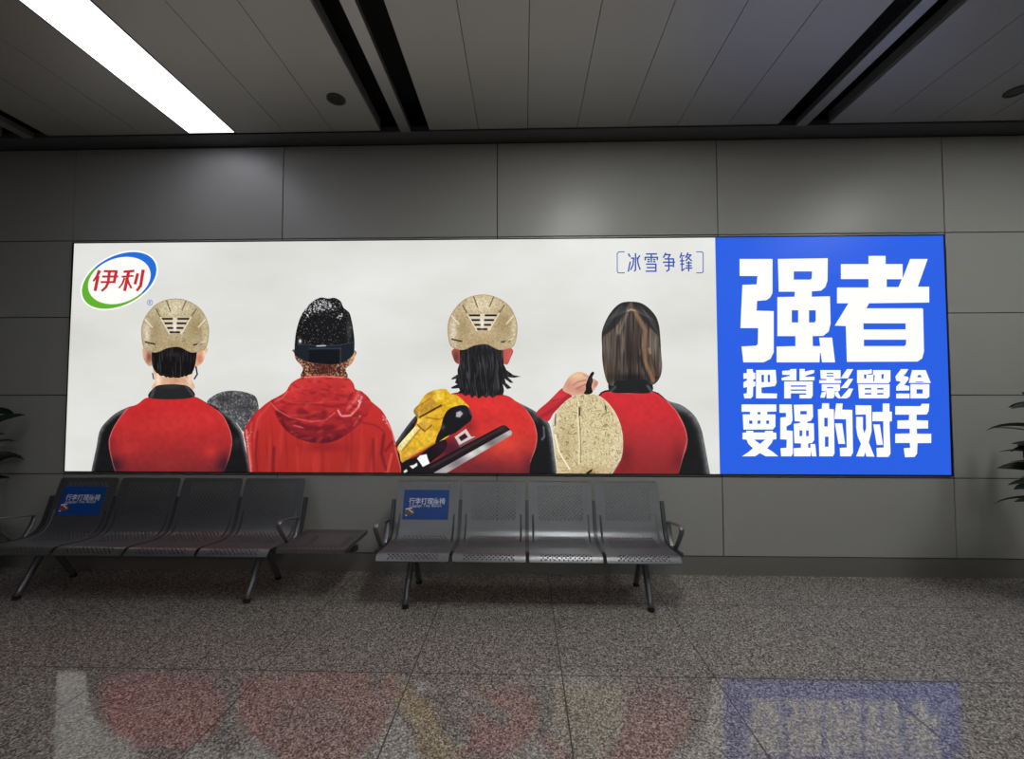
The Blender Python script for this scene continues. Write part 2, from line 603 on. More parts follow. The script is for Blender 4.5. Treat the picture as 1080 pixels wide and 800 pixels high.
def stroke(pts, w, w2=None):
    """quads along a polyline"""
    out = []; w2 = w if w2 is None else w2
    n = len(pts) - 1
    for i, ((ax, ay), (bx, by)) in enumerate(zip(pts[:-1], pts[1:])):
        l = math.hypot(bx - ax, by - ay); ux, uy = (bx - ax) / l, (by - ay) / l
        wa = (w + (w2 - w) * i / n) / 2; wb = (w + (w2 - w) * (i + 1) / n) / 2
        ea = wa * 0.7 if i > 0 else 0; eb = wb * 0.7 if i < n - 1 else 0
        ax -= ux * ea; ay -= uy * ea; bx += ux * eb; by += uy * eb
        out.append([(ax - uy * wa, ay + ux * wa), (bx - uy * wb, by + ux * wb), (bx + uy * wb, by - ux * wb), (ax + uy * wa, ay - ux * wa)])
    return out

billboard = empty('lightbox_billboard', tuple(LB_ORIGIN))
tag(billboard, 'wide backlit billboard with four athletes seen from behind and a blue slogan panel', 'billboard')

# frame
M_FRAME = material('black_frame', (22, 22, 22), 0.5, 0.3)
def wp(x, y): return plane_pts([x], [y], 0)[0]
c = [wp(*p) for p in QUAD]
x0 = (c[0][0] + c[3][0]) / 2; x1 = (c[1][0] + c[2][0]) / 2; z1 = (c[0][2] + c[1][2]) / 2; z0 = (c[2][2] + c[3][2]) / 2
t = 0.008; m = MB()
m.box((x0 - t, -0.014, z0 - t), (x1 + t, 0.0, z0)); m.box((x0 - t, -0.014, z1), (x1 + t, 0.0, z1 + t))
m.box((x0 - t, -0.014, z0), (x0, 0.0, z1)); m.box((x1, -0.014, z0), (x1 + t, 0.0, z1))
m.box((x0, -0.006, z0), (x1, 0.0, z1))
m.build('frame', M_FRAME, billboard)

# pale print: one sampled emitter with faint unevenness
def pale_material():
    m = bpy.data.materials.new('pale_backlit_film'); m.use_nodes = True
    nt, N, L, b = nodes_of(m)
    b.inputs['Base Color'].default_value = (0.03, 0.03, 0.03, 1)
    b.inputs['Roughness'].default_value = 0.35
    b.inputs['Specular IOR Level'].default_value = 0.15
    tc = N.new('ShaderNodeTexCoord')
    mp = N.new('ShaderNodeMapping'); mp.inputs['Scale'].default_value = (1.0, 1.0, 2.2)
    n1 = N.new('ShaderNodeTexNoise'); n1.inputs['Scale'].default_value = 0.55; n1.inputs['Detail'].default_value = 4
    L.new(tc.outputs['Object'], mp.inputs[0]); L.new(mp.outputs[0], n1.inputs['Vector'])
    cr = N.new('ShaderNodeValToRGB')
    cr.color_ramp.elements[0].position = 0.3; cr.color_ramp.elements[0].color = rgba((213, 213, 207))
    cr.color_ramp.elements[1].position = 0.68; cr.color_ramp.elements[1].color = rgba((233, 234, 230))
    L.new(n1.outputs['Fac'], cr.inputs[0]); L.new(cr.outputs[0], b.inputs['Emission Color'])
    b.inputs['Emission Strength'].default_value = 1.0
    return m
flat_shape('pale_print', [[QUAD[0], (754.2, 250.5), (759.3, 499.6), QUAD[3]]], pale_material(), 0, billboard)
flat_shape('blue_print', [[(754.2, 250.5), QUAD[1], QUAD[2], (759.3, 499.6)]], M_INK_FIELD, 0, billboard)

# ---- logo
def ell(cx, cy, a, b, rot, t0=0, t1=360, n=72):
    r = math.radians(rot); out = []
    for k in range(n + 1):
        th = math.radians(t0 + (t1 - t0) * k / n)
        x, y = a * math.cos(th), b * math.sin(th)
        out.append((cx + x * math.cos(r) - y * math.sin(r), cy + x * math.sin(r) + y * math.cos(r)))
    return out[:-1] if abs(t1 - t0) == 360 else out
zL = Z(78, 258, 10.667)
flat_shape('logo_disc', [zL(ell(510, 401, 467, 294, -27))], M_INK_WHITE, 1, billboard)
flat_shape('logo_swoosh', [zL(ell(510, 401, 449, 276, -27, -114, 67))], M_INK_LBLUE, 2, billboard)
flat_shape('logo_swoosh', [zL(ell(510, 401, 449, 276, -27, 67, 246))], M_INK_GREEN, 2, billboard)
flat_shape('logo_center', [zL(ell(512, 402, 363, 250, -20))], M_INK_WHITE, 3, billboard)
def strokes(z, lst):
    out = []
    for pts, w, *r in lst:
        out += stroke(z(pts), w / z.k, (r[0] / z.k) if r else None)
    return out
flat_shape('logo_character', strokes(zL, [
    ([(292, 288), (262, 352), (218, 412)], 40, 20), ([(274, 350), (240, 520)], 36), ([(338, 298), (490, 298)], 26), ([(480, 290), (452, 432)], 34),
    ([(318, 358), (500, 358)], 24), ([(303, 420), (460, 420)], 24), ([(402, 300), (386, 430), (360, 480), (312, 522)], 34, 26)]), M_INK_RED, 4, billboard)
flat_shape('logo_character', strokes(zL, [
    ([(560, 304), (682, 294)], 28), ([(538, 360), (672, 350)], 22), ([(618, 300), (572, 520)], 36), ([(572, 372), (546, 440), (506, 490)], 24, 18),
    ([(606, 384), (622, 440), (650, 490)], 22, 26), ([(720, 322), (688, 446)], 34), ([(782, 280), (752, 460), (708, 520)], 38, 30)]), M_INK_RED, 4, billboard)
rm = ell(855, 650, 30, 30, 0, n=24)
flat_shape('registered_mark', strokes(zL, [(rm + [rm[0]], 7), ([(846, 668), (846, 634), (862, 634), (864, 648), (846, 652)], 7), ([(853, 652), (866, 668)], 7)]), M_INK_RMARK, 1, billboard)

# ---- campaign name in brackets
zC = Z(640, 255, 9.818)
def small_char(lst, w=15): flat_shape('title_character', strokes(zC, [(p, w) for p in lst]), M_INK_BLUE, 1, billboard)
flat_shape('bracket_mark', strokes(zC, [([(185, 103), (125, 103), (108, 120), (108, 305), (118, 320), (185, 320)], 9)]), M_INK_BLUE, 1, billboard)
flat_shape('bracket_mark', strokes(zC, [([(925, 103), (985, 103), (998, 115), (998, 305), (988, 320), (925, 320)], 9)]), M_INK_BLUE, 1, billboard)
small_char([[(222, 120), (242, 156)], [(243, 203), (222, 308)], [(250, 168), (278, 168), (272, 235), (246, 290)], [(297, 116), (297, 290), (282, 304)], [(342, 138), (318, 180)], [(314, 160), (325, 230), (345, 288)]])
small_char([[(405, 125), (520, 125)], [(398, 192), (398, 160), (524, 160), (522, 190)], [(461, 125), (461, 212)], [(420, 182), (446, 182)], [(420, 204), (446, 204)], [(478, 182), (504, 182)], [(478, 204), (504, 204)], [(405, 230), (508, 230), (508, 310)], [(412, 266), (508, 266)], [(402, 303), (508, 303)]])
small_char([[(612, 113), (584, 166)], [(604, 132), (656, 132), (634, 168)], [(598, 176), (690, 176), (690, 262)], [(580, 210), (706, 210)], [(598, 246), (690, 246)], [(643, 170), (643, 288), (616, 306)]])
small_char([[(775, 110), (757, 166)], [(768, 145), (806, 145)], [(757, 195), (802, 195)], [(760, 230), (802, 230)], [(778, 158), (778, 298), (806, 276)], [(842, 110), (815, 166)], [(830, 135), (872, 135), (816, 198)], [(830, 152), (880, 198)], [(820, 217), (880, 217)], [(820, 246), (880, 246)], [(812, 271), (886, 271)], [(848, 198), (848, 306)]], 14)

# ---- slogan in white on blue
def glyph(z, *shapes):
    flat_shape('slogan_character', [(z(s[0]), [z(h) for h in s[1:]]) if len(s) > 1 else z(s[0]) for s in shapes], M_INK_WHITE, 1, billboard)
def R(x0, y0, x1, y1): return [(x0, y0), (x1, y0), (x1, y1), (x0, y1)]
z = Z(770, 260, 6.154)
glyph(z, ([(62, 80), (275, 80), (275, 300), (260, 330), (235, 347), (175, 352), (172, 415), (283, 418), (283, 685), (262, 728), (218, 750), (86, 750), (74, 648), (170, 642), (180, 630), (182, 528), (67, 528), (80, 248), (172, 245), (178, 190), (62, 190)],),
      ([(310, 80), (634, 75), (632, 220), (618, 262), (590, 285), (530, 290), (530, 325), (648, 322), (652, 500), (640, 550), (605, 578), (535, 580), (537, 645), (585, 645), (578, 590), (662, 590), (681, 750), (597, 750), (588, 690), (583, 690), (580, 750), (302, 750), (302, 648), (424, 645), (424, 580), (307, 580), (307, 327), (418, 325), (420, 292), (316, 292)],
       [(413, 160), (532, 160), (530, 205), (522, 214), (413, 214)], R(400, 412, 442, 492), [(512, 412), (556, 412), (556, 480), (548, 492), (512, 492)]))
z = Z(875, 260, 6.154)
glyph(z, ([(252, 60), (363, 60), (363, 113), (473, 113), (474, 205), (522, 80), (636, 80), (572, 260), (646, 260), (646, 362), (255, 367), (238, 400), (600, 400), (606, 405), (612, 680), (600, 725), (570, 745), (112, 747), (105, 515), (33, 512), (122, 367), (48, 367), (48, 265), (252, 265), (252, 210), (73, 210), (73, 113), (252, 113)],
          [(370, 211), (468, 211), (447, 262), (370, 262)], R(219, 497, 493, 537), [(222, 603), (497, 603), (495, 635), (485, 645), (222, 645)]))
z = Z(778, 384, 9.818); zb = Z(880, 384, 9.818)
glyph(z, ([(95, 50), (155, 50), (160, 85), (180, 88), (182, 150), (160, 160), (160, 175), (182, 180), (182, 225), (160, 235), (158, 330), (135, 352), (70, 352), (60, 305), (95, 300), (97, 235), (60, 243), (60, 185), (97, 165), (97, 148), (60, 150), (60, 92), (95, 90)],),
      ([(190, 60), (393, 58), (403, 190), (385, 225), (245, 240), (248, 300), (408, 303), (405, 352), (190, 352)], [(245, 108), (272, 108), (272, 185), (247, 185)], [(310, 108), (335, 108), (335, 185), (312, 185)]))
glyph(z, ([(460, 68), (540, 62), (545, 50), (608, 48), (608, 168), (455, 165), (455, 140), (540, 120), (540, 110), (462, 108)],),
      ([(640, 48), (695, 48), (695, 75), (760, 60), (795, 62), (790, 90), (700, 120), (705, 130), (795, 128), (795, 165), (640, 168)],),
      ([(482, 178), (777, 178), (777, 325), (760, 352), (640, 352), (640, 315), (710, 315), (710, 300), (550, 300), (550, 352), (482, 352)], R(550, 218, 710, 232), R(550, 260, 710, 274)))
s3 = lambda pts: [(x + 1001.4, y) for x, y in pts]
glyph(z, ([(855, 60), (1065, 60), (1065, 150), (1000, 152), (1000, 163), (1070, 165), (1070, 195), (845, 195), (845, 165), (920, 163), (920, 152), (860, 150)], R(920, 88, 992, 99), R(920, 115, 992, 126)),
      ([(870, 205), (1060, 205), (1060, 265), (1048, 278), (1000, 280), (1000, 335), (985, 352), (920, 352), (920, 280), (870, 275)], R(925, 235, 990, 247)),
      ([(870, 290), (920, 285), (900, 345), (855, 345)],), (s3([(0, 290), (35, 280), (62, 335), (70, 352), (40, 352), (8, 325)]),),
      (s3([(130, 50), (195, 50), (140, 145), (65, 145)]),), (s3([(145, 150), (195, 150), (135, 245), (65, 245)]),),
      (s3([(150, 250), (195, 252), (160, 330), (130, 352), (62, 352), (80, 330)]),))
glyph(zb, ([(235, 60), (365, 58), (378, 50), (388, 58), (388, 95), (345, 100), (345, 108), (400, 106), (400, 60), (580, 60), (580, 175), (560, 195), (235, 195)], [(305, 108), (330, 102), (330, 145), (310, 150)], [(403, 112), (418, 112), (412, 180), (403, 175)], [(485, 105), (512, 100), (508, 150), (490, 150)]),
      ([(245, 205), (572, 205), (572, 330), (555, 352), (255, 352)], R(315, 245, 382, 262), R(443, 245, 508, 262), R(315, 297, 382, 313), R(443, 297, 508, 313)))
glyph(zb, ([(690, 50), (765, 50), (745, 85), (715, 120), (765, 130), (768, 155), (722, 215), (775, 225), (775, 270), (640, 272), (640, 230), (690, 180), (640, 170), (632, 125)],), (R(640, 303, 778, 352),),
      ([(805, 60), (945, 60), (998, 193), (770, 193)], [(855, 135), (870, 110), (890, 110), (905, 135)], R(840, 179, 920, 187)),
      ([(788, 205), (983, 205), (983, 335), (960, 352), (788, 352)], R(850, 258, 914, 303)))
z = Z(776, 420, 9.818); zb = Z(878, 420, 9.818)
glyph(z, ([(60, 62), (420, 62), (420, 135), (325, 137), (325, 165), (410, 165), (410, 290), (385, 320), (80, 322), (72, 165), (148, 165), (148, 137), (60, 137)], R(225, 140, 255, 165), R(138, 228, 172, 262), R(225, 228, 255, 262), R(315, 228, 345, 262)),
      ([(70, 355), (108, 352), (108, 335), (182, 335), (182, 352), (300, 352), (305, 335), (382, 335), (385, 352), (420, 355), (420, 422), (385, 425), (375, 455), (325, 515), (380, 550), (440, 598), (310, 598), (250, 565), (200, 598), (65, 598), (130, 555), (178, 515), (130, 470), (112, 425), (70, 422)], [(188, 425), (305, 425), (250, 470)]))
glyph(z, ([(452, 62), (580, 62), (588, 225), (570, 265), (540, 280), (525, 290), (525, 330), (588, 335), (592, 570), (575, 598), (470, 598), (462, 515), (525, 510), (528, 425), (460, 422), (462, 198), (520, 192), (520, 148), (452, 148)],),
      ([(600, 65), (797, 62), (800, 190), (780, 228), (740, 240), (740, 255), (808, 258), (812, 430), (790, 460), (750, 465), (750, 510), (775, 510), (772, 472), (822, 472), (835, 598), (788, 598), (780, 540), (775, 598), (602, 598), (600, 515), (675, 510), (675, 465), (607, 462), (600, 262), (665, 255), (665, 238), (610, 235)], R(668, 130, 735, 165), R(660, 330, 688, 390), R(728, 330, 755, 390)))
dx = 102 * 9.818
glyph(z, ([(895, 50), (965, 50), (968, 108), (1015, 112), (1022, 570), (1005, 598), (865, 598), (850, 112), (890, 108)], R(916, 200, 952, 290), R(923, 395, 960, 500)),
      ([(x + dx, y) for x, y in [(38, 52), (105, 52), (100, 115), (205, 118), (212, 560), (190, 598), (80, 598), (75, 512), (148, 508), (140, 215), (20, 212), (25, 150)]],),
      ([(x + dx, y) for x, y in [(25, 258), (100, 258), (130, 470), (62, 470)]],))
glyph(zb, ([(238, 70), (402, 72), (405, 340), (375, 455), (405, 530), (435, 602), (350, 600), (340, 555), (325, 600), (245, 598), (295, 470), (260, 390), (245, 300), (245, 190), (315, 190), (315, 310), (330, 360), (348, 310), (345, 165), (240, 168)],),
      ([(520, 52), (590, 52), (590, 135), (615, 138), (615, 235), (590, 238), (600, 570), (580, 605), (460, 605), (455, 512), (530, 508), (525, 235), (412, 235), (415, 140), (520, 138)],), ([(422, 268), (490, 268), (522, 480), (458, 480)],))
glyph(zb, ([(650, 80), (910, 80), (925, 55), (1002, 55), (995, 130), (975, 165), (870, 167), (870, 225), (990, 228), (990, 310), (872, 312), (875, 365), (1022, 365), (1022, 460), (880, 462), (875, 570), (850, 605), (750, 608), (738, 515), (805, 510), (800, 460), (650, 460), (650, 365), (800, 362), (800, 312), (672, 312), (672, 228), (790, 225), (795, 167), (650, 167)],))

# ---- the four printed athletes
def sm(z, pts, n=4): return smooth_line(z(pts), n, True)
def ragged(pts, amp, step=2.2, seed=1, lo=0.0):
    """breaks an outline into hair ends (below the level lo only)"""
    rnd = random.Random(seed); out = []
    for i in range(len(pts)):
        a, b = pts[i - 1], pts[i]
        n = max(1, int(math.hypot(b[0] - a[0], b[1] - a[1]) / step))
        for k in range(n):
            x = a[0] + (b[0] - a[0]) * k / n; y = a[1] + (b[1] - a[1]) * k / n
            if y > lo: y += rnd.uniform(-amp, amp); x += rnd.uniform(-amp * 0.4, amp * 0.4)
            out.append((x, y))
    return out

def helmet_print(z, layer, parent, warm):
    """the gold racing helmet seen from behind, laid out in one 655 x 800 crop"""
    out = sm(z, [(90, 455), (70, 380), (68, 300), (85, 235), (125, 170), (180, 115), (250, 82), (330, 70), (400, 80), (470, 110), (530, 160), (570, 230), (588, 310), (580, 400), (560, 455), (520, 475), (460, 485), (415, 470), (375, 448), (330, 441), (260, 453), (200, 480), (150, 482)])
    ink = Ink((190, 175, 140) if not warm else (198, 178, 140))
    ink.blob(z.p(330, 140), 20, 11, (232, 220, 186), 0.9).blob(z.p(175, 320), 8, 13, (162, 140, 98), 0.65).blob(z.p(490, 290), 9, 13, (156, 134, 88), 0.7)
    ink.blob(z.p(110, 350), 3.5, 14, (236, 224, 204), 0.9).blob(z.p(560, 330), 3, 16, (220, 206, 172), 0.8).blob(z.p(320, 420), 20, 5, (176, 150, 104), 0.6)
    ink.swirls(3.6, (128, 108, 72), 0.62, 9, 2.6, 0.22).grain(1.0, 1.0, 0.10, 4, 2)
    ink.poly(z([(228, 215), (432, 215), (372, 338), (288, 338)]), (232, 222, 200), 0.75, 1.0)
    for y, bars in ((226, ((228, 303), (350, 430))), (261, ((248, 303), (345, 408))), (297, ((270, 310), (342, 385))), (329, ((290, 358),))):
        for a, b in bars: ink.line(z([(a, y), (b, y)]), 1.7, (18, 14, 12), 1.0, 0.4)
    ink.blob(z.p(324, 290), 2.0, 5, (248, 236, 232), 0.9)
    for p in ([(180, 150), (215, 215)], [(490, 150), (450, 210)], [(262, 88), (290, 165)], [(412, 85), (380, 160)]):
        ink.line(z(p), 0.6, (84, 72, 54), 0.9, 0.5)
    for p in ([(215, 215), (285, 340)], [(450, 210), (375, 340)], [(95, 228), (152, 292)], [(560, 228), (505, 290)]):
        ink.line(z(p), 0.7, (245, 236, 214), 0.85, 0.5)
    ink.line(z([(100, 404), (172, 420)]), 1.1, (40, 32, 26), 0.9, 0.5).line(z([(470, 425), (530, 416)]), 1.1, (48, 38, 28), 0.9, 0.5)
    ink.line(z([(500, 424), (552, 400)]), 0.6, (240, 230, 210), 0.8, 0.5)
    ink.rim(out, 0.9, (150, 130, 100), 0.55)
    return print_shape('helmet', out, ink, layer, parent, 0.45)

# dark round board held between the two figures on the left
zA = Z(90, 380, 6.0)
out = sm(zA, [(770, 265), (800, 230), (860, 200), (940, 190), (1030, 205), (1085, 240), (1095, 340), (1040, 372), (1005, 450), (960, 400), (890, 345), (820, 300)])
print_shape('printed_board', out, Ink((74, 74, 76)).grain(1.6, 1.0, 0.55, 21, 3).specks(1.3, 0.62, (150, 150, 152), 0.7, 8).blob(zA.p(880, 250), 9, 4, (40, 40, 42), 0.7).blob(zA.p(1000, 300), 10, 4, (48, 48, 50), 0.6).specks(1.0, 0.72, (190, 190, 190), 0.7, 18, (zA.p(970, 370), 10, 10)), 1, billboard, 0.6)

RED, RED_D = (206, 44, 46), (120, 38, 42)
# --- athlete in the racing suit, far left
zB = Z(140, 305, 7.273)
skin = Ink((226, 182, 150)).blob(zB.p(330, 700), 10, 5, (205, 150, 116), 0.9).blob(zB.p(195, 690), 2.5, 8, (250, 228, 205), 0.9).blob(zB.p(440, 690), 2.5, 8, (246, 220, 196), 0.9)
skin.blob(zB.p(125, 520), 4, 7, (120, 62, 56), 0.85).blob(zB.p(92, 490), 2, 7, (214, 168, 150), 0.9).blob(zB.p(515, 530), 4, 6, (205, 120, 90), 0.9).blob(zB.p(550, 500), 1.8, 6, (240, 205, 180), 0.9).grain(2, 2, 0.08, 2)
p1 = print_shape('printed_person', sm(zB, [(100, 440), (78, 490), (92, 550), (125, 588), (152, 590), (160, 640), (172, 700), (165, 770), (460, 770), (455, 690), (470, 610), (495, 592), (535, 562), (556, 505), (562, 445), (330, 430)]), skin, 4, billboard)
tag(p1, 'printed athlete with gold helmet and short black hair nearest the logo')
hair = sm(zB, [(150, 470), (148, 560), (165, 615), (195, 650), (260, 672), (340, 675), (400, 668), (450, 650), (475, 600), (492, 500), (480, 460), (360, 430), (280, 430), (180, 465)])
print_shape('hair', ragged(hair, 0.9, 1.1, 4, zB.p(0, 630)[1]), Ink((17, 15, 16)).streaks(0.9, 9, (74, 72, 74), 0.62, 0.6, 5).blob(zB.p(310, 500), 8, 2.5, (52, 52, 56), 0.6), 5, p1, 0.5)
M_INK_BLACK = flat_ink('black_ink', (26, 22, 22))
flat_shape('chin_strap', stroke(zB([(486, 590), (497, 650), (472, 690)]), 1.6), M_INK_BLACK, 6, p1)
flat_shape('chin_strap', stroke(zB([(153, 640), (163, 690)]), 1.2), M_INK_BLACK, 6, p1)
helmet_print(zB, 6, p1, False)
body = sm(zA, [(410, 228), (330, 278), (270, 295), (190, 335), (120, 400), (88, 455), (72, 540), (55, 620), (38, 705), (28, 800), (1056, 800), (1045, 705), (1035, 640), (1010, 540), (990, 450), (930, 370), (860, 315), (770, 268), (690, 228), (550, 215)])
print_shape('sleeves', body, Ink((20, 20, 23)).rim(zA([(270, 300), (190, 340), (120, 402), (88, 460), (72, 540), (55, 620), (38, 700)]), 2.6, (120, 120, 124), 0.75, False).rim(zA([(860, 315), (930, 372), (990, 452), (1010, 540), (1035, 640), (1046, 700)]), 2.4, (128, 128, 132), 0.75, False).blob(zA.p(960, 520), 4, 6, (56, 56, 60), 0.6)  .grain(3, 3, 0.25, 7), 2, p1, 0.8)
jer = sm(zA, [(400, 232), (330, 276), (270, 300), (225, 350), (175, 430), (150, 500), (152, 560), (170, 640), (192, 712), (215, 800), (850, 800), (876, 712), (915, 600), (930, 520), (920, 450), (880, 360), (830, 310), (770, 272), (690, 232), (550, 240)])
ink = Ink(RED).grad([(420, (202, 42, 44)), (445, (196, 46, 46)), (470, (168, 42, 44)), (500, (118, 38, 42))])
ink.blob(zA.p(350, 330), 16, 10, (186, 38, 44), 0.5).blob(zA.p(540, 400), 20, 10, (202, 56, 50), 0.5).blob(zA.p(540, 640), 20, 16, (150, 44, 44), 0.5).blob(zA.p(280, 560), 10, 6, (218, 62, 54), 0.35).blob(zA.p(800, 580), 9, 7, (222, 60, 56), 0.55).blob(zA.p(780, 360), 12, 7, (216, 50, 52), 0.5)
ink.blob(zA.p(180, 660), 10, 9, (48, 24, 38), 0.85).blob(zA.p(880, 660), 9, 12, (58, 26, 38), 0.85).blob(zA.p(170, 520), 4, 12, (120, 34, 44), 0.5).rim(zA([(270, 300), (225, 350), (175, 430), (151, 500), (153, 560), (170, 640), (188, 700)]), 0.5, (226, 160, 160), 0.6, False).rim(zA([(830, 310), (880, 360), (920, 450), (930, 520), (914, 600), (885, 700)]), 0.5, (226, 150, 150), 0.6, False).grain(4, 4, 0.06, 3)
print_shape('jersey', jer, ink, 3, p1, 0.9)
print_shape('collar', sm(zA, [(440, 168), (500, 152), (600, 152), (662, 170), (692, 228), (560, 246), (402, 234)]), Ink((34, 36, 37)).line(zA([(435, 180), (420, 225)]), 1.6, (92, 96, 96), 0.6, 1.5).line(zA([(640, 165), (684, 222)]), 1.0, (88, 90, 90), 0.6, 1.2).blob(zA.p(540, 165), 12, 2, (52, 54, 54), 0.8), 5, p1, 0.6)

# --- athlete in the hooded jacket
zE = Z(250, 385, 6.0); zF = Z(295, 305, 7.62)
p2 = print_shape('printed_person', sm(zF, [(122, 480), (118, 515), (132, 565), (165, 600), (188, 640), (192, 720), (525, 720), (530, 640), (575, 602), (604, 545), (602, 490), (400, 470)]),
    Ink((92, 52, 40)).specks(1.1, 0.55, (226, 176, 132), 0.8, 31).specks(0.9, 0.66, (34, 22, 20), 0.9, 33).blob(zF.p(355, 640), 12, 7, (74, 26, 24), 0.8).blob(zF.p(130, 520), 3, 5, (168, 92, 84), 0.85).blob(zF.p(595, 535), 3, 6, (240, 190, 130), 0.9).blob(zF.p(570, 580), 3, 4, (224, 176, 136), 0.7), 4, billboard, 0.5)
tag(p2, 'printed athlete in a snowy black knit hat and a red hooded jacket')
hat = sm(zF, [(122, 520), (122, 430), (135, 330), (165, 230), (205, 160), (270, 95), (330, 66), (390, 74), (440, 68), (490, 95), (515, 148), (558, 185), (577, 240), (592, 320), (602, 420), (598, 505), (572, 548), (500, 590), (400, 604), (300, 594), (220, 582), (150, 548)])
ink = Ink((17, 17, 19)).blob(zF.p(560, 330), 3, 12, (84, 84, 86), 0.6)
ink.specks(0.8, 0.66, (226, 226, 228), 0.9, 41, (zF.p(340, 140), 22, 11)).specks(1.5, 0.64, (214, 214, 216), 0.85, 43, (zF.p(300, 130), 20, 10), 0.6).specks(0.9, 0.6, (230, 230, 230), 0.9, 47, (zF.p(215, 190), 7, 8)).specks(1.0, 0.62, (222, 222, 224), 0.85, 48, (zF.p(480, 215), 8, 4)).specks(0.7, 0.86, (190, 190, 190), 0.7, 44)
ink.poly(zF([(118, 440), (300, 460), (600, 430), (606, 600), (118, 600)]), (24, 31, 40), 1.0, 1.0).poly(zF([(236, 478), (490, 476), (488, 600), (236, 590)]), (11, 15, 23), 1.0, 0.8)
ink.line(zF([(236, 478), (490, 476)]), 0.7, (60, 72, 84), 0.7, 0.6).line(zF([(490, 470), (488, 585)]), 0.7, (70, 80, 90), 0.6, 0.6).line(zF([(150, 440), (250, 446), (300, 455), (480, 448), (590, 425)]), 0.5, (70, 78, 86), 0.6, 0.5)
ink.line(zF([(300, 455), (368, 452)]), 0.8, (225, 228, 230), 0.8, 0.5).blob(zF.p(165, 416), 1.6, 2.2, (255, 255, 255), 1.0)
print_shape('knit_hat', hat, ink, 5, p2, 0.45)
jac = sm(zE, [(430, 72), (350, 108), (310, 165), (262, 200), (205, 228), (160, 262), (100, 320), (45, 415), (55, 500), (70, 600), (84, 690), (95, 790), (1065, 790), (1048, 690), (1022, 580), (1002, 480), (970, 380), (920, 290), (850, 228), (795, 168), (750, 150), (700, 85), (560, 66)])
ink = Ink((198, 46, 44)).grad([(385, (206, 56, 52)), (430, (196, 46, 44)), (460, (180, 44, 40)), (500, (164, 42, 38))])
ink.streaks(3.0, 40, (138, 30, 34), 0.58, 0.4, 61, 0.05).streaks(4.0, 26, (212, 66, 60), 0.6, 0.35, 62, -0.05).blob(zE.p(540, 520), 26, 5, (140, 28, 34), 0.7).blob(zE.p(480, 600), 18, 12, (196, 54, 48), 0.4)
for p, w, c, a in (([(235, 520), (228, 700)], 2.2, (120, 26, 32), 0.7), ([(130, 420), (120, 560), (130, 700)], 1.6, (120, 26, 34), 0.6), ([(95, 360), (80, 470), (95, 640)], 0.7, (232, 110, 106), 0.4), ([(60, 410), (72, 520), (92, 680)], 0.5, (250, 180, 176), 0.6),
                   ([(860, 470), (870, 700)], 1.8, (128, 28, 34), 0.6), ([(930, 440), (915, 560), (945, 660)], 2.4, (112, 24, 34), 0.7), ([(990, 480), (940, 540)], 1.8, (120, 24, 34), 0.7), ([(925, 320), (985, 420), (1000, 500)], 0.5, (250, 170, 166), 0.55), ([(780, 360), (880, 380), (930, 420)], 1.0, (140, 28, 36), 0.6), ([(1000, 520), (1030, 620), (1046, 690)], 0.5, (240, 140, 136), 0.5),
                   ([(215, 240), (130, 340), (110, 460)], 0.8, (226, 90, 88), 0.4), ([(980, 560), (950, 690)], 1.2, (236, 96, 92), 0.6), ([(550, 500), (545, 700)], 1.4, (150, 34, 36), 0.5), ([(380, 520), (390, 700)], 2.0, (204, 58, 52), 0.4)):
    ink.line(zE(p), w, c, a, 1.2)
ink.specks(0.9, 0.70, (255, 214, 210), 0.8, 66, (zE.p(960, 330), 9, 12)).specks(0.9, 0.74, (255, 214, 210), 0.6, 67, (zE.p(70, 450), 6, 20))
print_shape('jacket', jac, ink, 6, p2, 0.7)
hood = sm(zE, [(430, 72), (350, 108), (310, 165), (265, 195), (205, 232), (232, 285), (262, 345), (310, 410), (385, 462), (480, 490), (565, 492), (640, 470), (725, 418), (800, 345), (856, 262), (838, 210), (795, 170), (752, 155), (735, 110), (690, 76), (560, 68)])
ink = Ink((200, 44, 46)).grad([(395, (198, 54, 52)), (425, (182, 42, 44)), (445, (164, 38, 42)), (466, (116, 28, 36))])
ink.blob(zE.p(540, 180), 24, 9, (176, 40, 42), 0.6).blob(zE.p(360, 150), 8, 12, (226, 66, 64), 0.6).blob(zE.p(720, 160), 6, 14, (224, 60, 58), 0.5)
for p, w, c, a, s in (([(262, 300), (300, 390), (380, 445), (480, 476), (570, 478), (650, 452)], 3.0, (92, 20, 30), 0.75, 3.0), ([(285, 300), (330, 345), (420, 392), (520, 400), (600, 392)], 3.2, (106, 22, 34), 0.7, 2.5), ([(400, 285), (460, 325), (540, 330), (555, 300)], 3.4, (124, 28, 36), 0.75, 2.5), ([(330, 245), (450, 236), (600, 262), (690, 246), (730, 180)], 1.2, (134, 28, 36), 0.6, 1.5),
                      ([(215, 240), (260, 285), (340, 330), (470, 356), (560, 348), (620, 300)], 0.5, (236, 110, 104), 0.65, 0.8), ([(300, 215), (360, 240), (450, 240), (540, 236)], 0.6, (220, 80, 78), 0.5, 1.0), ([(640, 285), (660, 322), (720, 318), (770, 262), (790, 200)], 1.0, (250, 186, 180), 0.7, 1.0), ([(700, 280), (750, 220), (770, 170)], 1.6, (232, 120, 116), 0.55, 1.8), ([(780, 320), (740, 380)], 0.9, (250, 150, 130), 0.7, 0.8), ([(360, 380), (420, 395)], 0.8, (240, 120, 120), 0.6, 0.8), ([(600, 440), (700, 410), (770, 340)], 2.2, (120, 24, 40), 0.6, 2), ([(640, 330), (700, 360), (770, 300)], 2.4, (142, 30, 42), 0.6, 2), ([(430, 75), (560, 70), (690, 78)], 0.9, (250, 130, 122), 0.8, 0.8), ([(235, 235), (290, 205), (320, 165)], 0.7, (238, 130, 124), 0.5, 1.0)):
    ink.line(zE(p), w, c, a, s)
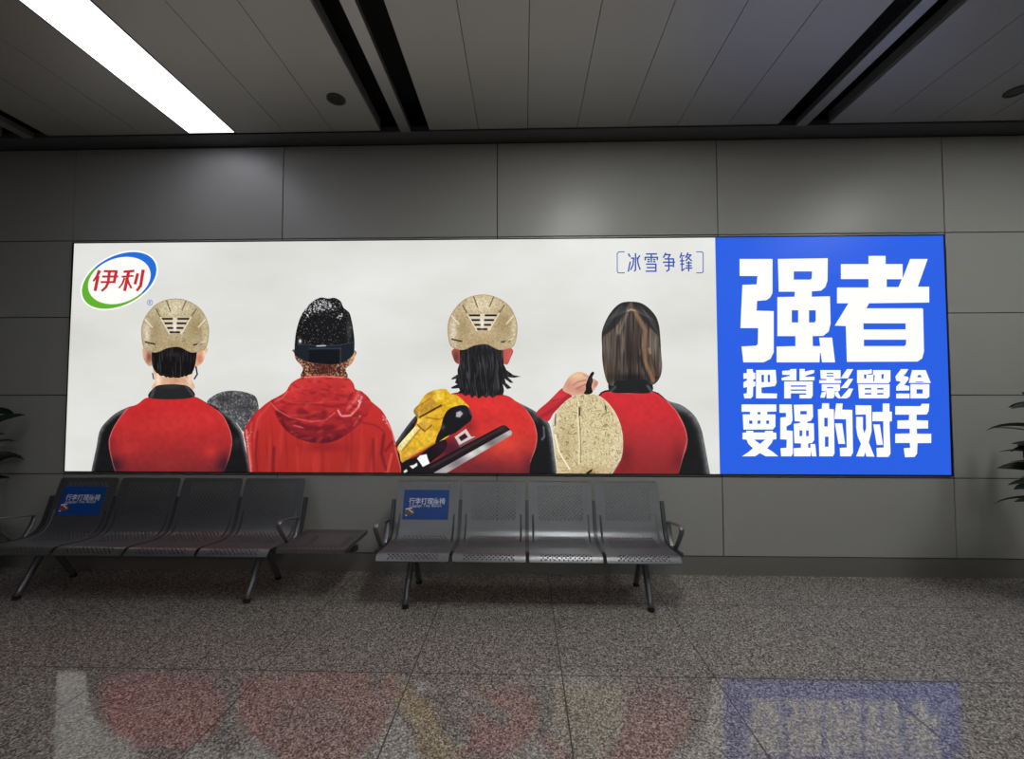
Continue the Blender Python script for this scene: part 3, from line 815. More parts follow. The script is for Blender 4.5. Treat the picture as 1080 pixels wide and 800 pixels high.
ink.specks(0.8, 0.66, (255, 226, 222), 0.8, 71, (zE.p(775, 225), 4, 9)).streaks(5, 3, (120, 24, 34), 0.6, 0.4, 74, 1.0).streaks(6, 3.5, (222, 74, 70), 0.62, 0.35, 75, -0.8).grain(4, 3, 0.08, 73)
print_shape('hood', hood, ink, 7, p2, 0.6)

# --- athlete with the mullet and the skate
zG = Z(415, 390, 6.0); zH = Z(460, 300, 6.667)
skin = Ink((190, 84, 78)).blob(zH.p(140, 510), 4, 8, (84, 48, 46), 0.8).blob(zH.p(515, 500), 3, 8, (206, 96, 88), 0.8)
p3 = print_shape('printed_person', sm(zH, [(125, 450), (122, 520), (148, 556), (180, 560), (260, 600), (400, 600), (470, 560), (500, 562), (522, 520), (530, 448), (330, 430)]), skin, 5, billboard)
tag(p3, 'printed athlete with gold helmet and long shaggy hair, a yellow skate at the shoulder')
hair = zH([(165, 455), (168, 540), (150, 600), (152, 630), (112, 655), (105, 668), (142, 662), (132, 690), (150, 700), (105, 722), (112, 732), (160, 728), (168, 745), (150, 760), (185, 765), (200, 785), (235, 772), (250, 800), (275, 778), (300, 802), (330, 780), (352, 800), (372, 778), (400, 798), (425, 775), (470, 778), (478, 745), (470, 700), (500, 735), (530, 726), (490, 690), (482, 660), (520, 690), (545, 690), (505, 650), (545, 655), (598, 646), (545, 636), (495, 600), (475, 560), (470, 440), (380, 395), (280, 395)])
print_shape('hair', hair, Ink((17, 17, 19)).streaks(0.9, 11, (92, 92, 96), 0.6, 0.6, 81, 0.1).streaks(0.7, 14, (60, 60, 66), 0.55, 0.6, 85, -0.1).blob(zH.p(320, 480), 14, 4, (22, 22, 24), 0.8), 6, p3, 0.5)
helmet_print(Z(460 + (82 - 68 * 490 / 520) / 6.667, 300 + (70 - 70 * 395 / 415) / 6.667, 6.667 * 520 / 490), 7, p3, True)
body = sm(zG, [(400, 142), (300, 180), (200, 240), (130, 300), (60, 390), (20, 450), (-10, 500), (-10, 680), (0, 780), (1050, 780), (1037, 660), (1020, 540), (1005, 420), (985, 340), (940, 290), (860, 240), (780, 200), (710, 160), (550, 148)])
print_shape('sleeves', body, Ink((19, 20, 23)).rim(zG([(780, 200), (860, 240), (940, 290), (985, 340), (1005, 420), (1020, 540), (1036, 655)]), 3.2, (140, 142, 146), 0.8, False).rim(zG([(130, 300), (60, 390), (20, 450)]), 3.5, (96, 98, 100), 0.7, False).line(zG([(950, 360), (955, 420), (940, 440)]), 0.8, (120, 124, 128), 0.7, 1.0).blob(zG.p(900, 300), 4, 5, (84, 86, 90), 0.6).grain(3, 3, 0.25, 87), 2, p3, 0.8)
jer = sm(zG, [(390, 148), (300, 190), (200, 260), (140, 340), (100, 480), (90, 680), (100, 780), (850, 780), (858, 665), (868, 580), (898, 500), (910, 420), (890, 330), (840, 250), (780, 202), (710, 162), (560, 160)])
ink = Ink((212, 48, 46)).grad([(416, (216, 48, 48)), (445, (214, 50, 46)), (470, (190, 52, 48)), (500, (116, 40, 44))])
ink.blob(zG.p(700, 470), 18, 12, (228, 74, 52), 0.7).blob(zG.p(640, 230), 16, 7, (224, 52, 50), 0.6).blob(zG.p(360, 500), 22, 14, (66, 22, 42), 0.9).blob(zG.p(560, 640), 28, 9, (104, 34, 42), 0.7).blob(zG.p(860, 620), 10, 14, (96, 30, 40), 0.75).blob(zG.p(780, 560), 9, 8, (176, 50, 50), 0.5).blob(zG.p(480, 350), 7, 7, (120, 30, 40), 0.7).blob(zG.p(600, 320), 14, 8, (196, 46, 48), 0.5)
ink.rim(zG([(840, 250), (890, 330), (910, 420), (898, 500), (868, 580)]), 0.5, (228, 168, 164), 0.6, False).line(zG([(420, 150), (560, 162), (700, 158)]), 0.8, (150, 30, 34), 0.6, 0.8).grain(4, 4, 0.06, 89)
print_shape('jersey', jer, ink, 3, p3, 0.9)

# the skate
boot = sm(zG, [(160, 215), (200, 158), (250, 130), (320, 118), (345, 130), (362, 150), (405, 162), (456, 208), (478, 240), (440, 300), (350, 420), (265, 462), (200, 500), (120, 545), (55, 585), (40, 530), (25, 490), (80, 420), (145, 345), (150, 300), (128, 270), (134, 243)], 3)
ink = Ink((226, 178, 44)).blob(zG.p(240, 160), 9, 6, (196, 142, 40), 0.8).blob(zG.p(285, 165), 4, 5, (255, 236, 90), 0.9).blob(zG.p(380, 200), 9, 5, (236, 196, 30), 0.8).blob(zG.p(320, 230), 4, 10, (206, 158, 20), 0.7).blob(zG.p(220, 420), 9, 9, (232, 190, 56), 0.7).blob(zG.p(100, 540), 10, 6, (222, 166, 70), 0.8).blob(zG.p(280, 340), 4, 10, (198, 146, 30), 0.8)
ink.poly(zG([(132, 250), (232, 180), (262, 192), (292, 226), (180, 288), (150, 292)]), (198, 150, 48), 0.95, 0.8).line(zG([(168, 298), (302, 224)]), 1.3, (58, 36, 16), 0.95, 0.6).line(zG([(130, 248), (150, 292)]), 2.4, (150, 120, 60), 0.9, 0.8).line(zG([(132, 246), (230, 180)]), 0.7, (150, 110, 40), 0.8, 0.6)
ink.poly(zG([(28, 478), (128, 352), (166, 372), (66, 500), (38, 512)]), (244, 230, 160), 0.95, 0.8).line(zG([(166, 376), (60, 505)]), 0.9, (140, 104, 40), 0.7, 0.8)
ink.poly(zG([(128, 330), (170, 305), (205, 322), (160, 368)]), (240, 206, 74), 0.95, 0.8).poly(zG([(150, 342), (192, 318), (242, 344), (200, 386)]), (206, 158, 62), 0.95, 0.7).line(zG([(152, 346), (198, 388), (242, 350)]), 1.0, (122, 84, 26), 0.8, 0.7)
ink.line(zG([(205, 300), (290, 312), (312, 302)]), 0.8, (150, 104, 24), 0.7, 0.7).grain(2.5, 2.5, 0.16, 91).line(zG([(60, 578), (120, 543), (200, 498), (262, 460)]), 1.4, (180, 130, 50), 0.7, 1.0)
sk = print_shape('printed_skate', boot, ink, 8, billboard, 0.5)
tag(sk, 'printed yellow and black skate slung over a shoulder')
ink = Ink((20, 19, 24)).blob(zG.p(440, 270), 5, 4, (40, 40, 46), 0.8).poly(zG([(398, 268), (424, 258), (440, 276), (420, 300), (396, 296)]), (196, 196, 198), 0.9, 1.2).line(zG([(480, 250), (492, 280)]), 1.2, (70, 70, 78), 0.8, 1.0).blob(zG.p(310, 360), 3, 3, (90, 96, 84), 0.7)
print_shape('heel_shell', sm(zG, [(345, 252), (395, 228), (450, 222), (480, 244), (497, 285), (490, 320), (452, 350), (400, 392), (330, 424), (268, 464), (275, 420), (300, 365), (316, 300)], 3), ink, 9, sk, 0.5)
print_shape('sole', sm(zG, [(55, 588), (150, 545), (262, 468), (330, 440), (330, 500), (230, 590), (100, 690), (58, 690)], 3), Ink((18, 17, 20)).blob(zG.p(300, 480), 9, 6, (60, 24, 44), 0.6).poly(zG([(150, 560), (168, 540), (210, 532), (218, 560), (230, 590), (186, 612), (172, 590)]), (255, 255, 255), 1, 0.6).poly(zG([(102, 606), (128, 600), (150, 586), (152, 604), (122, 624)]), (240, 240, 240), 1, 0.6).poly(zG([(64, 640), (84, 626), (90, 640), (70, 652)]), (230, 230, 230), 1, 0.6), 9, sk, 0.5)
print_shape('blade_holder', zG([(230, 592), (400, 500), (690, 348), (712, 352), (742, 378), (740, 392), (232, 690), (60, 690)]), Ink((26, 20, 24)).line(zG([(240, 615), (700, 362)]), 1.2, (74, 52, 58), 0.6, 1.5).blob(zG.p(690, 372), 5, 4, (62, 44, 44), 0.7), 10, sk, 0.6)
ink = Ink((146, 140, 140)).blob(zG.p(490, 530), 9, 6, (226, 222, 222), 0.9).blob(zG.p(620, 460), 6, 4, (110, 96, 96), 0.7).blob(zG.p(560, 495), 6, 4, (228, 224, 222), 0.8).blob(zG.p(330, 630), 9, 5, (186, 182, 180), 0.8).blob(zG.p(400, 585), 6, 5, (110, 106, 108), 0.6).blob(zG.p(730, 400), 5, 3, (206, 200, 198), 0.8)
print_shape('blade', zG([(738, 378), (752, 392), (746, 412), (300, 672), (215, 672)]), ink, 11, sk, 0.6)
bo = zG([(388, 422), (460, 372), (492, 422), (520, 420), (522, 432), (420, 488), (408, 464)])
print_shape('blade_bracket', bo, Ink((214, 202, 200)).poly(zG([(412, 426), (452, 398), (472, 424), (430, 450)]), (58, 18, 30), 1, 0.6).line(zG([(420, 480), (520, 428)]), 1.6, (96, 48, 52), 0.85, 0.8).line(zG([(395, 440), (412, 470)]), 0.8, (120, 80, 84), 0.7, 0.6), 11, sk, 0.5)

# --- athlete with the half-up hair holding a helmet
zK = Z(560, 380, 5.4); zM = Z(620, 310, 7.273); zN = Z(565, 385, 6.67)
hand = sm(zK, [(180, 165), (205, 110), (232, 80), (272, 64), (312, 74), (342, 95), (372, 112), (383, 128), (365, 160), (342, 185), (300, 192), (240, 200), (218, 190)])
ink = Ink((222, 172, 146)).blob(zK.p(265, 85), 9, 4, (238, 200, 160), 0.9).blob(zK.p(215, 140), 4, 6, (206, 140, 122), 0.8).blob(zK.p(280, 165), 9, 4, (196, 128, 112), 0.8).line(zK([(240, 140), (270, 120), (310, 112)]), 0.9, (178, 112, 96), 0.7, 0.8).line(zK([(260, 160), (300, 140), (322, 132)]), 0.9, (172, 104, 92), 0.7, 0.8).line(zK([(300, 80), (325, 95)]), 0.7, (190, 130, 110), 0.6, 0.7).blob(zK.p(370, 135), 2.5, 4, (190, 110, 104), 0.8)
p4 = print_shape('printed_person', hand, ink, 4, billboard, 0.5)
tag(p4, 'printed athlete with half tied brown hair raising one hand beside a held gold helmet')
arm = sm(zK, [(30, 296), (100, 232), (176, 158), (204, 172), (235, 202), (180, 250), (130, 300), (100, 345), (60, 330)])
print_shape('raised_sleeve', arm, Ink((196, 44, 54)).blob(zK.p(150, 200), 10, 5, (222, 62, 70), 0.7).line(zK([(60, 320), (140, 270), (220, 200)]), 2.2, (150, 32, 44), 0.6, 2).line(zK([(120, 230), (160, 222), (190, 215)]), 0.8, (160, 36, 46), 0.5, 1), 3, p4, 0.6)
body = sm(zK, [(450, 165), (380, 205), (360, 300), (380, 690), (390, 780), (1040, 780), (1023, 660), (1010, 590), (990, 480), (970, 390), (930, 312), (860, 255), (780, 228), (690, 172)])
print_shape('sleeves', body, Ink((20, 21, 23)).rim(zK([(780, 230), (860, 256), (930, 312), (970, 390), (990, 480), (1010, 590), (1022, 660)]), 4.2, (138, 140, 143), 0.8, False).blob(zK.p(850, 270), 9, 5, (104, 106, 108), 0.7).blob(zK.p(965, 400), 3, 6, (70, 72, 76), 0.6).grain(3, 3, 0.2, 101), 1, p4, 0.8)
jer = sm(zK, [(450, 176), (395, 200), (380, 300), (400, 690), (420, 780), (800, 780), (836, 660), (866, 552), (886, 500), (891, 445), (880, 390), (860, 340), (830, 290), (780, 236), (690, 178), (560, 184)])
ink = Ink((204, 42, 50)).grad([(412, (210, 42, 52)), (435, (202, 42, 50)), (465, (170, 44, 48)), (500, (134, 38, 42))])
ink.blob(zK.p(620, 330), 16, 10, (206, 46, 50), 0.5).blob(zK.p(540, 560), 8, 16, (112, 30, 36), 0.7).blob(zK.p(840, 560), 8, 16, (112, 30, 38), 0.7).blob(zK.p(700, 400), 10, 10, (190, 46, 52), 0.5).rim(zK([(780, 236), (830, 290), (880, 390), (891, 450), (866, 552), (845, 640)]), 0.55, (232, 160, 160), 0.7, False).rim(zK([(450, 177), (560, 186), (690, 179)]), 0.5, (240, 150, 150), 0.7, False).grain(4, 4, 0.05, 103)
print_shape('jersey', jer, ink, 2, p4, 0.9)
print_shape('collar', sm(zK, [(468, 92), (655, 92), (690, 178), (560, 186), (448, 175)]), Ink((24, 27, 29)).line(zK([(665, 145), (684, 172)]), 1.6, (110, 118, 120), 0.6, 1.2).line(zK([(480, 150), (460, 170)]), 1.6, (84, 96, 96), 0.6, 1.2), 3, p4, 0.6)
hair = sm(zM, [(105, 320), (115, 260), (150, 180), (200, 110), (260, 66), (340, 58), (410, 70), (470, 110), (520, 170), (545, 240), (555, 330), (562, 450), (570, 560), (552, 640), (508, 692), (470, 685), (438, 655), (300, 660), (220, 665), (190, 704), (150, 680), (125, 600), (110, 500), (108, 400)])
ink = Ink((76, 65, 59)).streaks(1.0, 26, (142, 127, 115), 0.5, 0.7, 111).streaks(0.8, 18, (30, 25, 24), 0.5, 0.75, 113)
ink.blob(zM.p(330, 430), 7, 22, (36, 28, 28), 0.8).blob(zM.p(160, 400), 4, 20, (126, 116, 106), 0.5).blob(zM.p(500, 380), 5, 16, (132, 122, 112), 0.6).blob(zM.p(170, 590), 6, 9, (74, 58, 40), 0.6).blob(zM.p(330, 640), 20, 5, (20, 16, 16), 0.85).blob(zM.p(250, 560), 4, 10, (84, 74, 66), 0.5)
ink.poly(zM([(300, 120), (230, 230), (180, 280), (110, 330), (90, 250), (150, 150), (240, 60), (330, 50)]), (30, 30, 33), 0.85, 2.0).poly(zM([(360, 120), (420, 200), (480, 260), (550, 330), (570, 250), (500, 130), (400, 55), (330, 50)]), (34, 34, 37), 0.85, 2.0)
for k in range(9):
    ink.line(zM([(312, 118 + k), (255 - 14 * k, 88 + 14 * k), (205 - 13 * k + 4, 170 + 17 * k)]), 0.25, (120, 122, 126), 0.3, 0.4)
    ink.line(zM([(352, 118 + k), (400 + 14 * k, 92 + 14 * k), (455 + 10 * k, 170 + 17 * k)]), 0.25, (120, 122, 126), 0.3, 0.4)
ink.poly(zM([(330, 56), (362, 110), (352, 128), (306, 128), (290, 110)]), (112, 98, 84), 0.6, 2.0).line(zM([(306, 130), (330, 118), (360, 128)]), 1.2, (188, 162, 128), 0.8, 0.8)
ink.line(zM([(366, 140), (440, 280), (430, 400), (440, 520), (500, 660)]), 1.8, (158, 118, 84), 0.7, 2.5).line(zM([(470, 420), (500, 560), (520, 620)]), 1.2, (186, 138, 100), 0.6, 1.5).line(zM([(300, 150), (240, 300)]), 1.2, (136, 120, 106), 0.6, 1.5).line(zM([(480, 470), (530, 640)]), 1.5, (40, 30, 28), 0.6, 1.5).line(zM([(400, 480), (450, 620)]), 1.5, (34, 26, 26), 0.6, 1.5)
print_shape('hair', hair, ink, 5, p4, 0.45)
hel = sm(zN, [(290, 210), (370, 198), (440, 212), (500, 255), (555, 325), (590, 400), (610, 480), (614, 560), (605, 640), (580, 700), (540, 760), (520, 790), (170, 790), (150, 740), (140, 680), (130, 560), (118, 440), (115, 390), (145, 325), (190, 270), (240, 230)])
ink = Ink((222, 206, 164)).blob(zN.p(570, 600), 6, 22, (232, 218, 186), 0.7).blob(zN.p(220, 560), 8, 22, (188, 166, 116), 0.6).blob(zN.p(130, 380), 4, 10, (240, 232, 214), 0.8).blob(zN.p(380, 740), 26, 6, (184, 160, 112), 0.6)
ink.swirls(6.5, (122, 100, 60), 0.72, 121, 3.2, 0.20).grain(0.9, 0.9, 0.07, 127)
ink.line(zN([(300, 260), (298, 370), (308, 560), (306, 690)]), 0.9, (244, 230, 196), 0.9, 0.6).line(zN([(308, 370), (316, 560), (314, 680)]), 0.5, (126, 104, 66), 0.8, 0.5).poly(zN([(302, 288), (312, 300), (314, 350), (302, 365)]), (26, 24, 18), 1, 0.5).poly(zN([(482, 262), (494, 290), (500, 335), (488, 310)]), (30, 28, 24), 1, 0.5)
ink.line(zN([(138, 490), (160, 600), (238, 730)]), 1.1, (250, 240, 210), 0.95, 0.6).line(zN([(140, 340), (136, 420)]), 1.0, (60, 52, 40), 0.7, 0.6).poly(zN([(350, 756), (400, 726), (395, 745), (372, 764)]), (26, 22, 20), 1, 0.6).line(zN([(590, 680), (560, 735)]), 0.9, (90, 50, 44), 0.8, 0.6)
ink.rim(hel, 1.2, (236, 226, 200), 0.5)
print_shape('held_helmet', hel, ink, 6, p4, 0.45)
print_shape('helmet_strap', sm(zN, [(352, 140), (368, 92), (388, 55), (402, 45), (412, 56), (398, 84), (402, 110), (392, 150), (400, 190), (370, 205), (338, 200), (352, 170)], 3), Ink((20, 18, 20)).blob(zN.p(388, 110), 1.5, 3, (70, 66, 66), 0.7), 7, p4, 0.5)

# ================================================================== beam seating
M_STEEL = material('grey_painted_steel', (132, 134, 137), 0.38, 0.8, 0.5)
M_STEEL_D = material('dark_steel', (84, 86, 88), 0.4, 0.6, 0.5)
M_RUB = material('black_rubber', (18, 18, 18), 0.7)
SP, SW = 0.567, 0.540
PROF = [(0.010, 0.370), (0.0, 0.376), (0.003, 0.386), (0.018, 0.404), (0.034, 0.418), (0.058, 0.424), (0.13, 0.418), (0.25, 0.405), (0.34, 0.407), (0.40, 0.424), (0.438, 0.460), (0.462, 0.508), (0.485, 0.575), (0.535, 0.735), (0.572, 0.848), (0.574, 0.858)]
prof = smooth_line(PROF, 10)
_d = np.concatenate([[0], np.cumsum([math.hypot(b[0] - a[0], b[1] - a[1]) for a, b in zip(prof[:-1], prof[1:])])])
_py = np.array([p[0] for p in prof]); _pz = np.array([p[1] for p in prof])
SLEN = float(_d[-1])
def on_prof(s): return float(np.interp(s, _d, _py)), float(np.interp(s, _d, _pz))
def s_at(z=None, y=None):
    if z is not None:
        k = int(np.argmin(np.where(_d > 0.42, np.abs(_pz - z), 9)))
    else:
        k = int(np.argmin(np.where(_d < 0.46, np.abs(_py - y), 9) + np.where(_d < 0.03, 9, 0)))
    return float(_d[k])

def perforated(ul, sl, hole, skip, mp, r=0.0071):
    """sheet on the grid ul x sl; checkerboard cells chosen by hole() get an octagonal hole"""
    vs = []; fs = []; vid = {}
    def g(i, j):
        if (i, j) not in vid:
            vid[(i, j)] = len(vs); vs.append(mp(ul[i], sl[j]))
        return vid[(i, j)]
    for i in range(len(ul) - 1):
        for j in range(len(sl) - 1):
            if skip(i, j): continue
            q = [g(i, j), g(i + 1, j), g(i + 1, j + 1), g(i, j + 1)]
            if (i + j) % 2 == 0 and hole(i, j):
                cu = (ul[i] + ul[i + 1]) / 2; cs = (sl[j] + sl[j + 1]) / 2
                o = []
                for k in range(8):
                    th = math.radians(-112.5 + 45 * k)
                    o.append(len(vs)); vs.append(mp(cu + r * math.cos(th), cs + r * math.sin(th)))
                for k in range(4):
                    fs.append((q[k], q[(k + 1) % 4], o[(2 * k + 1) % 8], o[(2 * k) % 8]))
                    fs.append((q[(k + 1) % 4], o[(2 * k + 2) % 8], o[(2 * k + 1) % 8]))
            else:
                fs.append(tuple(q))
    return vs, fs

def steps(a, b, d):
    n = max(1, int(round((b - a) / d)))
    return [a + (b - a) * k / n for k in range(n)]
CELL = 0.0165
ul = [0.0, 0.008, 0.030, 0.046, 0.072] + steps(0.080, SW - 0.080, CELL) + [SW - 0.080, SW - 0.072, SW - 0.046, SW - 0.030, SW - 0.008, SW]
s_lip0, s_lip1 = 0.028, 0.088
s_pl1 = s_at(y=0.235); s_lum = s_at(y=0.425); s_back0 = s_at(z=0.545); s_back1 = s_at(z=0.820)
sl = [0.0, 0.008, 0.016] + steps(s_lip0, s_lip1, CELL) + steps(s_lip1, s_pl1, 0.02) + steps(s_pl1, s_lum, CELL) + steps(s_lum, s_back0, 0.012) + steps(s_back0, s_back1, CELL) + [s_back1, SLEN - 0.02, SLEN - 0.008, SLEN]
def hole(i, j):
    if not (5 <= i < len(ul) - 6): return False
    sc = (sl[j] + sl[j + 1]) / 2
    return (s_lip0 < sc < s_lip1) or (s_pl1 < sc < s_lum) or (s_back0 < sc < s_back1)
s_sl0, s_sl1 = s_at(y=0.36), s_at(z=0.585)
def skip(i, j):
    sc = (sl[j] + sl[j + 1]) / 2
    a = ul[i]
    return (abs(a - 0.030) < 1e-4 or abs(a - (SW - 0.046)) < 1e-4) and s_sl0 < sc < s_sl1
def shell_map(u, s):
    y, z = on_prof(s)
    x = u - SW / 2
    k = max(0.0, (s - (SLEN - 0.035)) / 0.035)          # rounded upper corners
    lim = SW / 2 - 0.018 * k * k
    return (max(-lim, min(lim, x)), y, z)
vs, fs = perforated(ul, sl, hole, skip, shell_map)
mb = MB(); mb.add(vs, fs)
seat0 = mb.build('seat', M_STEEL, None, smooth=True)
md = seat0.modifiers.new('sheet', 'SOLIDIFY'); md.thickness = 0.004; md.offset = -1
md2 = seat0.modifiers.new('edge', 'EDGE_SPLIT'); md2.split_angle = math.radians(45)

# sticker: blue sheet on the first backrest of each bench
BA = np.array([0.485, 0.575]); BB = np.array([0.572, 0.848])
bdir = (BB - BA) / np.linalg.norm(BB - BA); bnor = np.array([-bdir[1], bdir[0]])
def back_pt(u, v, off):
    p = BA + bdir * v + bnor * off
    return (u, float(p[0]), float(p[1]))
M_ST = material('blue_sticker', (18, 74, 152), 0.4)
M_STW = material('white_lettering', (230, 234, 240), 0.5)
M_STO = material('brown_picture', (120, 92, 70), 0.5)
M_STR = material('red_picture', (150, 70, 56), 0.5)
def v_at(z): return (z - BA[1]) / bdir[1]
ST_U0, ST_U1, ST_V0, ST_V1 = -0.208, 0.182, v_at(0.548), v_at(0.782)
def sticker(parent, pic):
    m = MB()
    m.face([back_pt(ST_U0, ST_V0, 0.0022), back_pt(ST_U1, ST_V0, 0.0022), back_pt(ST_U1, ST_V1, 0.0022), back_pt(ST_U0, ST_V1, 0.0022)])
    m.face([back_pt(ST_U0, ST_V0, 0.0012), back_pt(ST_U0, ST_V1, 0.0012), back_pt(ST_U1, ST_V1, 0.0012), back_pt(ST_U1, ST_V0, 0.0012)])
    st = m.build('sticker', M_ST, parent)
    st['label'] = 'blue printed sticker on the backrest'
    w, h = ST_U1 - ST_U0, ST_V1 - ST_V0
    def text(body, u, v, size, offset, width):
        cu = bpy.data.curves.new('lettering', 'FONT'); cu.body = body; cu.size = size; cu.offset = offset
        to = bpy.data.objects.new('lettering', cu); COL.objects.link(to)
        dg = bpy.context.evaluated_depsgraph_get(); dg.update()
        me = bpy.data.meshes.new_from_object(to.evaluated_get(dg))
        bpy.data.objects.remove(to)
        xs = [p.co.x for p in me.vertices]; x0, x1 = min(xs), max(xs)
        for p in me.vertices:
            q = back_pt(u + (p.co.x - x0) / (x1 - x0) * width, v + p.co.y, 0.0032)
            p.co = q
        me.materials.clear(); me.materials.append(M_STW)
        o = bpy.data.objects.new('sticker_lettering', me); COL.objects.link(o); o.parent = parent
        return o
    text('行李打理座椅', ST_U0 + 0.12 * w, ST_V0 + 0.53 * h, 0.056, 0.0007, 0.80 * w)
    text('Luggage Tidy Bench', ST_U0 + 0.14 * w, ST_V0 + 0.425 * h, 0.028, 0.0, 0.70 * w)
    m = MB()
    def q(pts, mi): m.face([back_pt(ST_U0 + a * w, ST_V0 + b * h, 0.0034 + 0.0003 * mi) for a, b in pts], mi)
    q([(0.03, 0.20), (0.10, 0.14), (0.22, 0.16), (0.27, 0.22), (0.24, 0.33), (0.16, 0.36), (0.06, 0.30)], 0)
    q([(0.05, 0.36), (0.07, 0.32), (0.21, 0.37), (0.20, 0.41)], 1)
    q([(0.12, 0.32), (0.14, 0.34), (0.24, 0.24), (0.22, 0.21)], 1)
    q([(0.05, 0.13), (0.09, 0.11), (0.11, 0.14), (0.07, 0.16)], 1)
    m.build('sticker_picture', [pic, M_STW], parent)

# side bracket strap below the seat and up the back, one at every joint
def bracket_mesh():
    m = MB()
    ss = np.linspace(s_at(y=0.09), s_at(z=0.70), 30)
    w = 0.015
    P = []
    for s in ss:
        y, z = on_prof(s); y2, z2 = on_prof(s + 0.004); y1, z1 = on_prof(s - 0.004)
        t = np.array([y2 - y1, z2 - z1]); t /= np.linalg.norm(t); n = np.array([t[1], -t[0]])
        a = np.array([y, z]) - n * 0.004; b = np.array([y, z]) + n * 0.022
        P.append((a, b))
    vs = []; fs = []
    for a, b in P:
        vs += [(-w, a[0], a[1]), (w, a[0], a[1]), (w, b[0], b[1]), (-w, b[0], b[1])]
    for i in range(len(P) - 1):
        for k in range(4):
            l = (k + 1) % 4
            fs.append((4 * i + k, 4 * i + l, 4 * i + 4 + l, 4 * i + 4 + k))
    fs += [(3, 2, 1, 0), tuple(4 * (len(P) - 1) + k for k in range(4))]
    m.add(vs, fs)
    # gusset down to the beam
    m.box((-0.006, 0.25, 0.335), (0.006, 0.36, 0.396))
    return m

def arm_mesh():
    m = MB()
    loop = smooth_line([(0.095, 0.585), (0.105, 0.606), (0.14, 0.610), (0.26, 0.592), (0.375, 0.572), (0.392, 0.556), (0.375, 0.50), (0.335, 0.43), (0.295, 0.385), (0.262, 0.382), (0.235, 0.405), (0.165, 0.485), (0.115, 0.55)], 5, True)
    m.tube([(0, y, z) for y, z in loop], 0.019, 12, 0, (1.0, 0.42), True)
    m.box((-0.008, 0.25, 0.34), (0.008, 0.30, 0.392))
    return m

def make_bench(seats_x, name, loc):
    root = empty(name, loc)
    return root

BEAM_Y, BEAM_Z = 0.305, 0.345
def beam(parent, x0, x1):
    m = MB(); m.box((x0, BEAM_Y - 0.03, BEAM_Z - 0.022), (x1, BEAM_Y + 0.03, BEAM_Z + 0.022))
    m.build('beam', M_STEEL_D, parent, bevel=0.004)
def leg(parent, x, front):
    m = MB()
    if front: pts = [(x, 0.31, 0.335), (x, 0.26, 0.30), (x, 0.115, 0.06), (x, 0.09, 0.022)]
    else: pts = [(x, 0.30, 0.335), (x, 0.35, 0.30), (x, 0.495, 0.06), (x, 0.52, 0.022)]
    m.tube(pts, [0.028, 0.027, 0.024, 0.022], 14, 0, (0.95, 1.0))
    l = m.build('leg', M_STEEL, parent, smooth=True)
    m = MB(); e = pts[-1]
    m.tube([(x, e[1], 0.026), (x, e[1], 0.0)], [0.024, 0.026], 14)
    m.build('foot_cap', M_RUB, l, smooth=False)

br0 = bracket_mesh(); ar0 = arm_mesh()
def make_bench(x0, y0, label, pic, table):
    root = empty('beam_bench', (x0, y0, 0))
    tag(root, label, 'bench', 'perforated steel airport benches')
    for k in range(4):
        if make_bench.first:
            s = seat0; make_bench.first = False
        else:
            s = seat0.copy(); COL.objects.link(s)
        s.parent = root; s.location = (SP * (k + 0.5), 0, 0)
        if k == 0: sticker(s, pic)
    for k in range(5):
        b = br0.build('seat_bracket', M_STEEL_D, root, loc=(SP * k - (0.012 if k == 0 else 0), 0, 0)) if make_bench.b is None else make_bench.b.copy()
        if make_bench.b is None: make_bench.b = b
        else: COL.objects.link(b); b.parent = root; b.location = (SP * k + {0: -0.012, 4: 0.012}.get(k, 0), 0, 0)
    for x in (-0.02, 4 * SP + 0.02):
        a = ar0.build('armrest', M_STEEL, root, smooth=True, loc=(x, 0, 0)) if make_bench.a is None else make_bench.a.copy()
        if make_bench.a is None: make_bench.a = a
        else: COL.objects.link(a); a.parent = root; a.location = (x, 0, 0)
    beam(root, -0.03, 4 * SP + (0.56 if table else 0.03))
    for x in (0.215, 4 * SP - 0.215):
        leg(root, x, True); leg(root, x, False)
    if table:
        tu = [0, 0.012] + steps(0.03, 0.50, CELL) + [0.50, 0.518, 0.53]
        ts = [0, 0.012] + steps(0.03, 0.45, CELL) + [0.45, 0.468, 0.48]
        def tm(u, s):
            return (u, s, 0.0)
        vs, fs = perforated(tu, ts, lambda i, j: 2 <= i < len(tu) - 3 and 2 <= j < len(ts) - 3, lambda i, j: False, tm)
        m = MB(); m.add(vs, fs)
        # folded edges
        m.box((0, -0.002, -0.03), (0.53, 0.001, 0)); m.box((0, 0.479, -0.03), (0.53, 0.482, 0))
        m.box((-0.002, 0, -0.03), (0.001, 0.48, 0)); m.box((0.529, 0, -0.03), (0.532, 0.48, 0))
        t = m.build('side_table', M_STEEL, root, loc=(4 * SP + 0.035, 0.045, 0.425))
        t['label'] = 'flat perforated table top at the end of the bench'
        for x in (0.10, 0.40):
            m = MB()
            m.box((x, 0.06, -0.055), (x + 0.03, 0.42, -0.030))
            m.box((x - 0.02, 0.225, -0.062), (x + 0.05, 0.30, -0.055))
            m.build('table_bracket', M_STEEL_D, root, loc=(4 * SP + 0.035, 0.045, 0.425), bevel=0.003)
    return root
make_bench.first = True; make_bench.b = None; make_bench.a = None
bench_r = make_bench(-1.105, 3.200, 'four-seat grey perforated metal bench under the middle of the billboard, without a table', M_STO, False)
bench_l = make_bench(-4.195, 3.255, 'four-seat grey perforated metal bench with a flat table at one end, below the logo', M_STR, True)

